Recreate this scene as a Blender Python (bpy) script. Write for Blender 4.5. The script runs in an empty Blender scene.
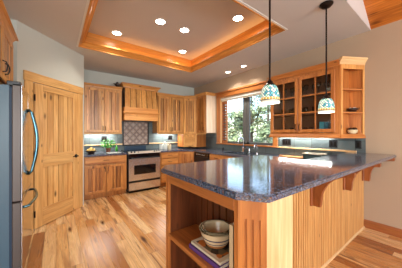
import bpy, bmesh, math, random
from mathutils import Vector, Matrix
PI = math.pi
random.seed(7)
sc = bpy.context.scene
COL = sc.collection

# ------------------------------------------------------------------ camera
cam_d = bpy.data.cameras.new('camera')
cam_d.sensor_fit = 'HORIZONTAL'; cam_d.sensor_width = 36.0
cam_d.lens = 193.5 / 402 * 36.0
cam_d.shift_y = -0.4 / 402
cam_d.clip_start = 0.02; cam_d.clip_end = 300
cam = bpy.data.objects.new('camera', cam_d); COL.objects.link(cam)
cam.location = (0, 0, 1.34)
cam.rotation_euler = (PI / 2, 0, -math.radians(36.86))
sc.camera = cam

# ------------------------------------------------------------------ world and light
world = bpy.data.worlds.new('sky'); sc.world = world; world.use_nodes = True
wn = world.node_tree; wn.nodes.clear()
sky = wn.nodes.new('ShaderNodeTexSky')
sky.sky_type = 'NISHITA'; sky.sun_disc = False
sky.sun_elevation = math.radians(38); sky.sun_rotation = math.radians(250)
sky.air_density = 1.0; sky.dust_density = 1.2; sky.ozone_density = 1.0
bg = wn.nodes.new('ShaderNodeBackground'); bg.inputs['Strength'].default_value = 0.43
wo = wn.nodes.new('ShaderNodeOutputWorld')
wn.links.new(sky.outputs[0], bg.inputs[0]); wn.links.new(bg.outputs[0], wo.inputs[0])

def lamp(name, kind, loc, energy, color=(1, 1, 1), rot=None, parent=None, **kw):
    d = bpy.data.lights.new(name, kind); d.energy = energy; d.color = color
    for k, v in kw.items(): setattr(d, k, v)
    o = bpy.data.objects.new(name, d); COL.objects.link(o); o.location = loc
    if rot: o.rotation_euler = rot
    if parent: o.parent = parent
    return o
lamp('sun', 'SUN', (-6, -4, 9), 3.0, (1, .95, .86), (math.radians(-4), math.radians(-52), math.radians(12)), angle=.01)
# area lamps added in the unseen living room to stand in for window daylight
lamp('living_fill', 'AREA', (0.6, -4.35, 1.55), 165, (.93, .97, 1.0), (PI / 2, 0, 0), shape='RECTANGLE', size=4.6, size_y=2.4)
lamp('living_side_fill', 'AREA', (-2.38, -1.6, 1.5), 48, (.93, .97, 1.0), (0, -PI / 2, 0), shape='RECTANGLE', size=2.2, size_y=3.2)  # added side fill; the wall behind it has no window
sc.view_settings.view_transform = 'Standard'; sc.view_settings.look = 'None'
sc.view_settings.gamma = 1; sc.view_settings.use_curve_mapping = False
sc.view_settings.exposure = 0.98
sc.cycles.use_denoising = True
sc.cycles.max_bounces = 10; sc.cycles.diffuse_bounces = 5; sc.cycles.glossy_bounces = 5
sc.cycles.transparent_max_bounces = 16; sc.cycles.caustics_reflective = False; sc.cycles.caustics_refractive = False
sc.cycles.sample_clamp_indirect = 6

# ------------------------------------------------------------------ materials
def S(r, g, b):
    f = lambda v: (v / 255 / 12.92) if v <= 10 else ((v / 255 + .055) / 1.055) ** 2.4
    return (f(r), f(g), f(b), 1)

class NT:
    def __init__(s, name):
        s.m = bpy.data.materials.new(name); s.m.use_nodes = True
        s.t = s.m.node_tree; s.t.nodes.clear()
        s.out = s.t.nodes.new('ShaderNodeOutputMaterial')
    def n(s, typ, ins=None, **props):
        nd = s.t.nodes.new('ShaderNode' + typ)
        for k, v in props.items(): setattr(nd, k, v)
        for k, v in (ins or {}).items():
            if hasattr(v, 'is_linked') or hasattr(v, 'links'): s.t.links.new(v, nd.inputs[k])
            else: nd.inputs[k].default_value = v
        return nd
    def math(s, op, a, b=0.0, c=0.0, clamp=False):
        nd = s.n('Math', {0: a, 1: b, 2: c}, operation=op, use_clamp=clamp); return nd.outputs[0]
    def ramp(s, fac, stops, interp='LINEAR'):
        nd = s.n('ValToRGB', {0: fac}); e = nd.color_ramp.elements; nd.color_ramp.interpolation = interp
        while len(e) < len(stops): e.new(.5)
        for i, (p, c) in enumerate(stops):
            e[i].position = p; e[i].color = c if hasattr(c, '__len__') else (c, c, c, 1)
        return nd.outputs[0]
    def mix(s, fac, a, b, mode='MIX'):
        nd = s.t.nodes.new('ShaderNodeMix'); nd.data_type = 'RGBA'; nd.blend_type = mode
        for k, v in ((0, fac), (6, a), (7, b)):
            if hasattr(v, 'links'): s.t.links.new(v, nd.inputs[k])
            else: nd.inputs[k].default_value = v
        return nd.outputs[2]
    def bsdf(s, **ins):
        nd = s.n('BsdfPrincipled', {k.replace('_', ' '): v for k, v in ins.items()})
        s.t.links.new(nd.outputs[0], s.out.inputs[0]); return nd
    def bump(s, h, strength=.3, dist=.002):
        return s.n('Bump', {'Strength': strength, 'Distance': dist, 'Height': h}).outputs[0]

def plain(name, col, rough=.5, metal=0.0, emit=None, est=0.0, spec=.5, noise=0.0, coat=0.0):
    t = NT(name)
    ins = dict(Roughness=rough, Metallic=metal, Specular_IOR_Level=spec)
    tc = t.n('TexCoord').outputs['Object']
    nz = t.n('Texture' if False else 'TexNoise', {'Vector': tc, 'Scale': 9.0, 'Detail': 4.0}).outputs[0]
    dk = (col[0] * (1 - noise), col[1] * (1 - noise), col[2] * (1 - noise), 1)
    ins['Base_Color'] = t.mix(nz, dk, col)
    b = t.bsdf(**ins)
    if coat: b.inputs['Coat Weight'].default_value = coat; b.inputs['Coat Roughness'].default_value = .05
    if emit: b.inputs['Emission Color'].default_value = emit; b.inputs['Emission Strength'].default_value = est
    return t.m

def wood(name, light, dark, axis='z', rough=.38, pitch=0.0, pax='x', knots=.055, var=.3, coat=.15):
    """procedural knotty wood, grain along one local axis; each object takes its own stretch of the board"""
    t = NT(name)
    oc = t.n('TexCoord').outputs['Object']
    rnd = t.n('ObjectInfo').outputs['Random']
    sep = t.n('SeparateXYZ', {0: oc})
    offs = t.math('MULTIPLY', rnd, 37.0)
    if pitch:
        k = t.math('FLOOR', t.math('DIVIDE', sep.outputs['XYZ'.index(pax.upper())], pitch))
        wv = t.n('TexWhiteNoise', {'W': t.math('ADD', k, offs)}, noise_dimensions='1D').outputs[0]
        offs = t.math('ADD', offs, t.math('MULTIPLY', wv, 11.0))
    vec = t.n('VectorMath', {0: oc, 1: t.n('CombineXYZ', {0: offs, 1: offs, 2: offs}).outputs[0]}, operation='ADD').outputs[0]
    sc1 = {'x': (1.1, 13, 13), 'y': (13, 1.1, 13), 'z': (13, 13, 1.1)}[axis]
    sc2 = {'x': (3, 90, 90), 'y': (90, 3, 90), 'z': (90, 90, 3)}[axis]
    sc3 = {'x': (3.2, 8, 8), 'y': (8, 3.2, 8), 'z': (8, 8, 3.2)}[axis]
    m1 = t.n('Mapping', {'Vector': vec, 'Scale': sc1}).outputs[0]
    m2 = t.n('Mapping', {'Vector': vec, 'Scale': sc2}).outputs[0]
    m3 = t.n('Mapping', {'Vector': vec, 'Scale': sc3}).outputs[0]
    n1 = t.n('TexNoise', {'Vector': m1, 'Scale': 1.0, 'Detail': 5.0, 'Roughness': .6, 'Distortion': .8}).outputs[0]
    n2 = t.n('TexNoise', {'Vector': m2, 'Scale': 1.0, 'Detail': 2.0}).outputs[0]
    base = t.ramp(n1, [(.28, dark), (.5, tuple((a + b) / 2 for a, b in zip(light, dark))), (.68, light)])
    base = t.mix(t.math('MULTIPLY', t.ramp(n2, [(.35, 1.0), (.55, 0.0)]), .35), base, tuple(c * .55 for c in dark[:3]) + (1,))
    vor = t.n('TexVoronoi', {'Vector': m3, 'Scale': 1.0, 'Randomness': 1.0}).outputs['Distance']
    base = t.mix(t.ramp(vor, [(knots * .8, 1.0), (knots * 2.6, 0.0)]), base, tuple(c * .22 for c in dark[:3]) + (1,))
    if pitch:
        v = t.math('ADD', t.math('MULTIPLY', wv, var), 1 - var * .6)
        base = t.mix(1.0, base, t.n('CombineXYZ', {0: v, 1: v, 2: v}).outputs[0], 'MULTIPLY')
    v = t.math('ADD', t.math('MULTIPLY', rnd, .16), .92)
    base = t.mix(1.0, base, t.n('CombineXYZ', {0: v, 1: v, 2: v}).outputs[0], 'MULTIPLY')
    b = t.bsdf(Base_Color=base, Roughness=rough, Normal=t.bump(n2, .12, .001))
    b.inputs['Coat Weight'].default_value = coat; b.inputs['Coat Roughness'].default_value = .2
    return t.m

AL, AD = S(228, 174, 100), S(178, 114, 54)          # knotty alder of the wall cabinets
M = {}
for ax in 'xyz': M['alder_' + ax] = wood('alder_' + ax, AL, AD, ax)
M['alder_bead'] = wood('alder_bead', S(226, 172, 104), S(158, 96, 46), 'z', pitch=.076, var=.6)
BL, BD = S(214, 152, 82), S(162, 96, 42)           # the base cabinets are stained a little redder
for ax in 'xyz': M['base_' + ax] = wood('base_' + ax, BL, BD, ax)
M['base_bead'] = wood('base_bead', S(208, 144, 76), S(144, 84, 38), 'z', pitch=.076, var=.5)
GL, GD = S(200, 128, 62), S(152, 86, 36)           # glass door cabinets
for ax in 'xyz': M['honey_' + ax] = wood('honey_' + ax, GL, GD, ax, knots=.03)
DL, DD = S(232, 188, 122), S(198, 144, 80)         # pale pine pantry door
for ax in 'xyz': M['pine_' + ax] = wood('pine_' + ax, DL, DD, ax, knots=.04)
M['pine_bead'] = wood('pine_bead', DL, DD, 'z', pitch=.085, knots=.08, var=.25)
M['hood_bead'] = wood('hood_bead', S(238, 182, 104), S(200, 132, 60), 'z', pitch=.135, knots=.03, var=.3)
PL, PD = S(240, 208, 158), S(214, 168, 112)
for ax in 'xyz': M['maple_' + ax] = wood('maple_' + ax, PL, PD, ax, knots=.03)
M['panel_bead'] = wood('panel_bead', S(218, 168, 104), S(184, 126, 68), 'z', pitch=.042, knots=.03, var=.12)
M['dark_bead'] = wood('dark_bead', S(126, 70, 34), S(80, 40, 18), 'z', pitch=.07, pax='y')  # bookcase interior shade put into a darker wood colour
M['dark_z'] = wood('dark_z', S(112, 60, 30), S(72, 36, 18), 'z')  # same shade-darkened tone for the bookcase side, back and top panels
M['corbel'] = wood('corbel_wood', S(166, 94, 44), S(124, 62, 24), 'z', knots=.02)
M['tray_x'] = wood('tray_x', S(228, 160, 76), S(190, 114, 40), 'x', knots=.02)
M['tray_y'] = wood('tray_y', S(228, 160, 76), S(190, 114, 40), 'y', knots=.02)
M['hood_board'] = wood('hood_board', S(234, 174, 98), S(200, 128, 58), 'x', knots=.03)
M['vault'] = wood('vault_planks', S(222, 136, 52), S(160, 82, 24), 'y', pitch=.14, pax='x', knots=.11, var=.35)
M['baseboard'] = wood('baseboard_wood', S(168, 104, 56), S(132, 72, 34), 'y', knots=.02)
M['louver'] = wood('louver_wood', S(196, 124, 70), S(150, 86, 44), 'x', knots=.01)

M['daylit_side'] = wood('daylit_side', S(238, 224, 204), S(220, 198, 170), 'z', knots=.01)  # daylight on this panel put into its pale wood colour
M['wall'] = plain('wall_paint', S(174, 153, 130), .85, noise=.03, spec=.2)
M['wall_cool'] = plain('wall_paint_grey', S(192, 197, 190), .85, noise=.03, spec=.2)
M['ceil'] = plain('ceiling_paint', S(210, 207, 205), .9, noise=.02, spec=.2)
M['white'] = plain('white_paint', S(225, 225, 220), .5)
M['bronze'] = plain('black_bronze', S(34, 28, 25), .35, .7)
M['black'] = plain('black_plastic', S(16, 18, 22), .3)
M['black_glass'] = plain('black_glass', S(10, 14, 20), .06, spec=.8)
M['chrome'] = plain('chrome', S(215, 220, 225), .12, 1.0)
M['handle_steel'] = plain('handle_steel', S(88, 130, 146), .22, 1.0)
M['fridge_side'] = plain('fridge_side_paint', S(66, 96, 114), .35, noise=.08)
M['gasket'] = plain('gasket', S(24, 50, 74), .6)
M['screen'] = plain('mullion_bronze', S(96, 98, 98), .5)
M['cream'] = plain('cream_glaze', S(214, 198, 160), .25, noise=.06, coat=.4)
M['bluestripe'] = plain('blue_glaze', S(74, 70, 96), .25)
M['brownstripe'] = plain('brown_glaze', S(176, 112, 62), .25)
M['purple'] = plain('purple_cover', S(92, 62, 128), .45)
M['paper'] = plain('paper', S(232, 224, 200), .7)
M['leaf'] = plain('leaf_green', S(70, 168, 44), .5, noise=.4)
M['terracotta'] = plain('dark_terracotta', S(110, 58, 34), .5)
M['darkwood'] = plain('dark_turned_wood', S(48, 28, 20), .3)
M['fruit'] = plain('yellow_fruit', S(236, 196, 110), .5, noise=.15)
M['ceramic'] = plain('pale_ceramic', S(214, 220, 214), .3)
M['teal_box'] = plain('teal_carton', S(70, 168, 196), .5)
M['teal_dark'] = plain('dark_teal_carton', S(34, 110, 140), .5)
M['dish_glass'] = plain('dish_glass', S(52, 72, 74), .15)
M['interior'] = plain('cabinet_interior', S(150, 106, 76), .6, noise=.2)
M['board'] = wood('cutting_board_wood', S(226, 170, 112), S(196, 130, 76), 'y', knots=.001)
M['lens'] = plain('lamp_lens', S(255, 250, 240), .5, emit=(1, .93, .82, 1), est=14)
M['strip'] = plain('strip_lens', S(255, 250, 240), .5, emit=(1, .97, .9, 1), est=9)
M['rope'] = plain('rope_lens', S(255, 190, 90), .5, emit=(1, .6, .2, 1), est=2)
M['diffuser'] = plain('diffuser', S(250, 250, 240), .5, emit=(1, .96, .86, 1), est=1.6)

def steel():
    t = NT('brushed_steel')
    oc = t.n('TexCoord').outputs['Object']
    mp = t.n('Mapping', {'Vector': oc, 'Scale': (2, 2, 220)}).outputs[0]
    nz = t.n('TexNoise', {'Vector': mp, 'Scale': 1.0, 'Detail': 3.0}).outputs[0]
    t.bsdf(Base_Color=t.mix(nz, S(206, 206, 208), S(234, 234, 236)), Metallic=.9,
           Roughness=t.math('ADD', t.math('MULTIPLY', nz, .12), .17))
    return t.m
M['steel'] = steel()
M['panel_steel'] = plain('satin_panel', S(224, 214, 200), .35, .5)
M['door_edge'] = plain('door_edge_grey', S(88, 80, 76), .4, .3, noise=.1)
M['fridge_steel'] = plain('fridge_steel', S(206, 208, 212), .14, 1.0)

def granite():
    t = NT('blue_granite')
    oc = t.n('TexCoord').outputs['Object']
    v1 = t.n('TexVoronoi', {'Vector': oc, 'Scale': 210.0}).outputs['Color']
    v2 = t.n('TexVoronoi', {'Vector': oc, 'Scale': 100.0}).outputs['Color']
    s1 = t.n('SeparateColor', {0: v1}).outputs[0]; s2 = t.n('SeparateColor', {0: v2}).outputs[1]
    c = t.ramp(s1, [(0, S(38, 42, 52)), (.3, S(72, 86, 110)), (.6, S(100, 118, 144)), (.8, S(112, 96, 94)), (.95, S(140, 146, 154))], 'CONSTANT')
    c2 = t.ramp(s2, [(0, S(44, 50, 62)), (.4, S(74, 90, 116)), (.75, S(116, 84, 74)), (.93, S(128, 130, 138))], 'CONSTANT')
    big = t.n('TexNoise', {'Vector': oc, 'Scale': 7.0, 'Detail': 3.0}).outputs[0]
    c = t.mix(t.ramp(big, [(.4, .25), (.6, .7)]), c, c2)
    b = t.bsdf(Base_Color=c, Roughness=.09, IOR=1.9)
    return t.m
M['granite'] = granite()

def floor_mat():
    t = NT('hickory_planks')
    oc = t.n('TexCoord').outputs['Object']; sp = t.n('SeparateXYZ', {0: oc})
    W, L = .118, 1.5
    u = t.math('DIVIDE', sp.outputs[0], W); iu = t.math('FLOOR', u)
    r1 = t.n('TexWhiteNoise', {'W': iu}, noise_dimensions='1D').outputs[0]
    v = t.math('ADD', t.math('DIVIDE', sp.outputs[1], L), t.math('MULTIPLY', r1, 9.7)); iv = t.math('FLOOR', v)
    idv = t.n('CombineXYZ', {0: iu, 1: iv, 2: 3.0}).outputs[0]
    r2 = t.n('TexWhiteNoise', {'Vector': idv}, noise_dimensions='3D')
    tone = t.ramp(r2.outputs[0], [(0, S(160, 104, 58)), (.14, S(202, 148, 88)), (.34, S(224, 178, 118)), (.6, S(240, 208, 156)), (.85, S(212, 158, 96)), (1, S(146, 92, 50))])
    off = t.n('VectorMath', {0: oc, 1: t.n('VectorMath', {0: r2.outputs[1], 1: (30, 30, 30)}, operation='MULTIPLY').outputs[0]}, operation='ADD').outputs[0]
    g1 = t.n('TexNoise', {'Vector': t.n('Mapping', {'Vector': off, 'Scale': (16, 1.3, 1)}).outputs[0], 'Scale': 1.0, 'Detail': 5.0, 'Distortion': 1.0}).outputs[0]
    g2 = t.n('TexNoise', {'Vector': t.n('Mapping', {'Vector': off, 'Scale': (110, 4, 1)}).outputs[0], 'Scale': 1.0, 'Detail': 2.0}).outputs[0]
    c = t.mix(t.ramp(g1, [(.48, 0.0), (.68, .7)]), tone, S(156, 102, 62))
    c = t.mix(t.math('MULTIPLY', t.ramp(g2, [(.4, 1.0), (.6, 0.0)]), .22), c, S(120, 70, 38))
    k = t.n('TexVoronoi', {'Vector': t.n('Mapping', {'Vector': off, 'Scale': (6, 1.6, 1)}).outputs[0], 'Scale': 1.0}).outputs['Distance']
    c = t.mix(t.ramp(k, [(.06, .95), (.2, 0.0)]), c, S(70, 40, 26))
    st = t.n('TexNoise', {'Vector': t.n('Mapping', {'Vector': off, 'Scale': (10, .8, 1)}).outputs[0], 'Scale': 1.0, 'Detail': 3.0, 'Distortion': 2.0}).outputs[0]
    c = t.mix(t.ramp(st, [(.61, 0.0), (.67, .7)]), c, S(104, 62, 40))
    fu = t.math('FRACT', u); fv = t.math('FRACT', v)
    e1 = t.math('LESS_THAN', fu, .022); e2 = t.math('LESS_THAN', fv, .0025)
    edge = t.math('MAXIMUM', e1, e2)
    c = t.mix(t.math('MULTIPLY', edge, .7), c, S(80, 48, 26))
    b = t.bsdf(Base_Color=c, Roughness=t.math('ADD', t.math('MULTIPLY', g1, .12), .22))
    return t.m
M['floor'] = floor_mat()

def tile_mat(name, c1, c2, size, grout, axis_u=0):
    t = NT(name)
    oc = t.n('TexCoord').outputs['Object']; sp = t.n('SeparateXYZ', {0: oc})
    u = t.math('DIVIDE', sp.outputs[axis_u], size); v = t.math('DIVIDE', t.math('SUBTRACT', sp.outputs[2], .01), size)
    idv = t.n('CombineXYZ', {0: t.math('FLOOR', u), 1: t.math('FLOOR', v), 2: 1.0}).outputs[0]
    r = t.n('TexWhiteNoise', {'Vector': idv}, noise_dimensions='3D').outputs[0]
    nz = t.n('TexNoise', {'Vector': oc, 'Scale': 7.0, 'Detail': 6.0, 'Roughness': .65}).outputs[0]
    f = t.math('ADD', t.math('MULTIPLY', r, .45), t.math('MULTIPLY', nz, .6))
    c = t.mix(f, c1, c2)
    e = t.math('MAXIMUM', t.math('LESS_THAN', t.math('FRACT', u), .02), t.math('LESS_THAN', t.math('FRACT', v), .02))
    c = t.mix(e, c, grout)
    t.bsdf(Base_Color=c, Roughness=.42, Normal=t.bump(nz, .3, .003))
    return t.m
M['slate_x'] = tile_mat('slate_tiles_x', S(52, 62, 66), S(104, 116, 116), .305, S(46, 50, 50), 0)
M['slate_y'] = tile_mat('slate_tiles_y', S(52, 62, 66), S(104, 116, 116), .305, S(46, 50, 50), 1)

def mosaic():
    t = NT('diamond_mosaic')
    oc = t.n('TexCoord').outputs['Object']; sp = t.n('SeparateXYZ', {0: oc})
    a = t.math('DIVIDE', t.math('ADD', sp.outputs[0], sp.outputs[2]), .17)
    b = t.math('DIVIDE', t.math('SUBTRACT', sp.outputs[0], sp.outputs[2]), .17)
    fa, fb = t.math('FRACT', a), t.math('FRACT', b)
    e = t.math('MAXIMUM', t.math('LESS_THAN', fa, .12), t.math('LESS_THAN', fb, .12))
    da = t.math('ABSOLUTE', t.math('SUBTRACT', fa, .56)); db = t.math('ABSOLUTE', t.math('SUBTRACT', fb, .56))
    cen = t.math('LESS_THAN', t.math('MAXIMUM', da, db), .2)
    idv = t.n('CombineXYZ', {0: t.math('FLOOR', a), 1: t.math('FLOOR', b), 2: 1.0}).outputs[0]
    r = t.n('TexWhiteNoise', {'Vector': idv}, noise_dimensions='3D').outputs[0]
    c = t.mix(r, S(140, 116, 106), S(166, 144, 132))
    c = t.mix(cen, c, S(176, 162, 150)); c = t.mix(e, c, S(112, 102, 98))
    t.bsdf(Base_Color=c, Roughness=.4); return t.m
M['mosaic'] = mosaic()

def glass_mat(name, tint=(1, 1, 1, 1), refl=1.0):
    t = NT(name)
    ge = t.n('NewGeometry')
    dt = t.n('VectorMath', {0: ge.outputs['Normal'], 1: ge.outputs['Incoming']}, operation='DOT_PRODUCT').outputs['Value']
    lw = t.math('ADD', .03, t.math('MULTIPLY', .9, t.math('POWER', t.math('SUBTRACT', 1.0, t.math('ABSOLUTE', dt)), 5.0)))
    tr = t.n('BsdfTransparent', {0: tint}).outputs[0]; gl = t.n('BsdfGlossy', {'Roughness': .02}).outputs[0]
    mx = t.n('MixShader', {0: t.math('MULTIPLY', lw, refl), 1: tr, 2: gl})
    t.t.links.new(mx.outputs[0], t.out.inputs[0]); return t.m
M['glass'] = glass_mat('window_glass')
M['smoke'] = glass_mat('cabinet_glass', (.86, .85, .83, 1), 1.0)
M['goblet'] = glass_mat('clear_glassware', (.86, .9, .9, 1), 1.5)

def tiffany():
    t = NT('stained_glass')
    oc = t.n('TexCoord').outputs['Object']; sp = t.n('SeparateXYZ', {0: oc})
    ang = t.math('ARCTAN2', sp.outputs[1], sp.outputs[0]); z = sp.outputs[2]
    u = t.math('MULTIPLY', ang, 16 / (2 * PI)); v = t.math('MULTIPLY', z, 34.0)
    a, b = t.math('ADD', u, v), t.math('SUBTRACT', u, v)
    fa, fb = t.math('FRACT', a), t.math('FRACT', b)
    lead = t.math('MAXIMUM', t.math('LESS_THAN', fa, .2), t.math('LESS_THAN', fb, .2))
    idv = t.n('CombineXYZ', {0: t.math('FLOOR', a), 1: t.math('FLOOR', b), 2: 5.0}).outputs[0]
    r = t.n('TexWhiteNoise', {'Vector': idv}, noise_dimensions='3D').outputs[0]
    c = t.ramp(r, [(0, S(110, 186, 190)), (.25, S(216, 232, 216)), (.55, S(160, 206, 180)), (.72, S(230, 236, 222)), (.86, S(70, 150, 170))], 'CONSTANT')
    c = t.mix(lead, c, S(30, 66, 70))
    # amber jewelled band near the rim
    ub = t.math('FRACT', t.math('MULTIPLY', ang, 20 / (2 * PI)))
    cb = t.mix(t.math('LESS_THAN', ub, .55), S(214, 206, 150), S(220, 150, 50))
    cb = t.mix(t.math('LESS_THAN', ub, .12), cb, S(60, 40, 30))
    c = t.mix(t.math('LESS_THAN', z, .044), c, cb)
    c = t.mix(t.math('LESS_THAN', z, .026), c, S(60, 56, 48))
    c = t.mix(t.math('LESS_THAN', z, .018), c, S(196, 190, 170))
    b = t.bsdf(Base_Color=c, Roughness=.3, Emission_Color=c, Emission_Strength=.4)
    return t.m
M['tiffany'] = tiffany()

def foliage_mat(name, a, b, c):
    t = NT(name)
    oc = t.n('TexCoord').outputs['Object']
    nz = t.n('TexNoise', {'Vector': oc, 'Scale': 3.0, 'Detail': 4.0}).outputs[0]
    t.bsdf(Base_Color=t.ramp(nz, [(.35, a), (.5, b), (.65, c)]), Roughness=.6); return t.m
M['fol_a'] = foliage_mat('foliage_grey_green', S(70, 92, 62), S(118, 138, 96), S(176, 186, 140))
M['fol_b'] = foliage_mat('foliage_deep', S(44, 66, 50), S(84, 106, 78), S(134, 150, 112))
M['bark'] = plain('bark', S(96, 82, 70), .9, noise=.4)
M['ground'] = plain('dry_ground', S(150, 140, 112), .95, noise=.4)

def cover_mat():
    t = NT('magazine_cover')
    oc = t.n('TexCoord').outputs['Object']
    v = t.n('TexVoronoi', {'Vector': oc, 'Scale': 17.0}).outputs['Color']
    s_ = t.n('SeparateColor', {0: v}).outputs[0]
    c = t.ramp(s_, [(0, S(52, 44, 38)), (.3, S(112, 100, 74)), (.5, S(200, 120, 50)), (.62, S(74, 80, 60)), (.8, S(210, 202, 180))], 'CONSTANT')
    sp = t.n('SeparateXYZ', {0: oc})
    ex = t.math('MAXIMUM', t.math('GREATER_THAN', t.math('ABSOLUTE', sp.outputs[0]), .095), t.math('GREATER_THAN', t.math('ABSOLUTE', sp.outputs[1]), .115))
    c = t.mix(ex, c, S(226, 214, 186))
    t.bsdf(Base_Color=c, Roughness=.35); return t.m
M['cover'] = cover_mat()

# ------------------------------------------------------------------ mesh helpers
class MB:
    def __init__(s): s.b = bmesh.new()
    def box(s, x0, x1, y0, y1, z0, z1, bev=0.0):
        t = bmesh.new(); bmesh.ops.create_cube(t, size=1)
        bmesh.ops.scale(t, vec=(abs(x1 - x0), abs(y1 - y0), abs(z1 - z0)), verts=t.verts)
        bmesh.ops.translate(t, vec=((x0 + x1) / 2, (y0 + y1) / 2, (z0 + z1) / 2), verts=t.verts)
        if bev: bmesh.ops.bevel(t, geom=list(t.edges), offset=bev, segments=1, affect='EDGES')
        s.join(t); return s
    def join(s, t, mat=None):
        if mat is not None: bmesh.ops.transform(t, matrix=mat, verts=t.verts)
        me = bpy.data.meshes.new('t'); t.to_mesh(me); t.free(); s.b.from_mesh(me); bpy.data.meshes.remove(me)
    def poly(s, pts, z0, z1, bev=0.0, mat=None):
        """prism over a 2D outline"""
        t = bmesh.new()
        lo = [t.verts.new((x, y, z0)) for x, y in pts]; hi = [t.verts.new((x, y, z1)) for x, y in pts]
        n = len(pts)
        top = t.faces.new(hi); bot = t.faces.new(lo[::-1])
        for i in range(n): t.faces.new((lo[i], lo[(i + 1) % n], hi[(i + 1) % n], hi[i]))
        bmesh.ops.recalc_face_normals(t, faces=t.faces)
        if bev:
            es = [e for f in (top, bot) for e in f.edges]
            bmesh.ops.bevel(t, geom=list(set(es)), offset=bev, segments=2, affect='EDGES')
        s.join(t, mat); return s
    def tube(s, pts, r, n=8, caps=True):
        t = bmesh.new(); pts = [Vector(p) for p in pts]; rings = []
        rr = r if hasattr(r, '__len__') else [r] * len(pts)
        up = None
        for i, p in enumerate(pts):
            d = (pts[min(i + 1, len(pts) - 1)] - pts[max(i - 1, 0)]).normalized()
            if up is None: up = d.orthogonal().normalized()
            up = (up - d * up.dot(d)).normalized(); w = d.cross(up)
            rings.append([t.verts.new(p + (up * math.cos(2 * PI * k / n) + w * math.sin(2 * PI * k / n)) * rr[i]) for k in range(n)])
        for a, b in zip(rings, rings[1:]):
            for k in range(n): t.faces.new((a[k], a[(k + 1) % n], b[(k + 1) % n], b[k]))
        if caps: t.faces.new(rings[0][::-1]); t.faces.new(rings[-1])
        bmesh.ops.recalc_face_normals(t, faces=t.faces)
        s.join(t); return s
    def lathe(s, prof, c=(0, 0, 0), n=24, mat=None):
        t = bmesh.new(); rings = []
        for r, z in prof:
            if r < 1e-5: rings.append([t.verts.new((0, 0, z))])
            else: rings.append([t.verts.new((r * math.cos(2 * PI * k / n), r * math.sin(2 * PI * k / n), z)) for k in range(n)])
        for a, b in zip(rings, rings[1:]):
            for k in range(n):
                if len(a) == 1 and len(b) == 1: continue
                if len(a) == 1: t.faces.new((a[0], b[(k + 1) % n], b[k]))
                elif len(b) == 1: t.faces.new((a[k], a[(k + 1) % n], b[0]))
                else: t.faces.new((a[k], a[(k + 1) % n], b[(k + 1) % n], b[k]))
        bmesh.ops.recalc_face_normals(t, faces=t.faces)
        m4 = Matrix.Translation(c)
        if mat is not None: m4 = m4 @ mat
        s.join(t, m4); return s
    def sweep(s, path, prof, closed=False):
        """profile [(out, z)] carried along a flat path; out points to the right-hand side of travel"""
        t = bmesh.new(); P = [Vector((x, y)) for x, y in path]; n = len(P); rings = []
        for i in range(n):
            a = P[i] - P[i - 1] if (i or closed) else None
            b = P[(i + 1) % n] - P[i] if (i < n - 1 or closed) else None
            na = Vector((a.y, -a.x)).normalized() if a is not None else None
            nb = Vector((b.y, -b.x)).normalized() if b is not None else None
            if na is None: m = nb
            elif nb is None: m = na
            else: m = (na + nb).normalized(); m = m / max(.2, m.dot(na))
            rings.append([t.verts.new((P[i].x + m.x * o, P[i].y + m.y * o, z)) for o, z in prof])
        k = len(prof)
        for i in range(n if closed else n - 1):
            a, b = rings[i], rings[(i + 1) % n]
            for j in range(k): t.faces.new((a[j], a[(j + 1) % k], b[(j + 1) % k], b[j]))
        if not closed: t.faces.new(rings[0][::-1]); t.faces.new(rings[-1])
        bmesh.ops.recalc_face_normals(t, faces=t.faces)
        s.join(t); return s
    def bead(s, x0, x1, z0, z1, y, pitch=.052, g=.014, dep=.009, th=.012, face=-1):
        """boards with sunk grooves; the front looks along local -Y (face=-1)"""
        prof = [(x0, y)]; n = max(1, round((x1 - x0) / pitch)); p = (x1 - x0) / n
        for i in range(1, n):
            x = x0 + i * p
            prof += [(x - g / 2, y), (x - g / 2 + .001, y - face * dep), (x + g / 2 - .001, y - face * dep), (x + g / 2, y)]
        prof.append((x1, y)); back = [(x1, y - face * (dep + th)), (x0, y - face * (dep + th))]
        s.poly(prof + back, z0, z1); return s
    def obj(s, name, mat, parent=None, loc=None, smooth=False):
        me = bpy.data.meshes.new(name); s.b.to_mesh(me); s.b.free()
        me.materials.append(mat)
        if smooth:
            for p in me.polygons: p.use_smooth = True
        o = bpy.data.objects.new(name, me); COL.objects.link(o)
        if parent is not None: o.parent = parent
        if loc is not None: o.location = loc
        return o

def tag(o, label, cat, group=None):
    o['label'] = label; o['category'] = cat
    if group: o['group'] = group
    return o
def struct(o): o['kind'] = 'structure'; return o
def thing(name, label, cat, loc=(0, 0, 0), rz=0.0, group=None):
    o = bpy.data.objects.new(name, None); COL.objects.link(o); o.location = loc; o.rotation_euler = (0, 0, rz)
    o.empty_display_size = .1
    return tag(o, label, cat, group)
def smooth(o):
    for p in o.data.polygons: p.use_smooth = True
    return o
def box(*a, bev=0.0): return MB().box(*a, bev=bev)
def copy_tree(o, loc, label=None, parent=None):
    c = o.copy(); COL.objects.link(c); c.parent = parent
    if parent is None: c.location = loc
    if label: c['label'] = label
    for ch in list(o.children): copy_tree(ch, None, None, c)
    return c
R90 = PI / 2

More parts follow.
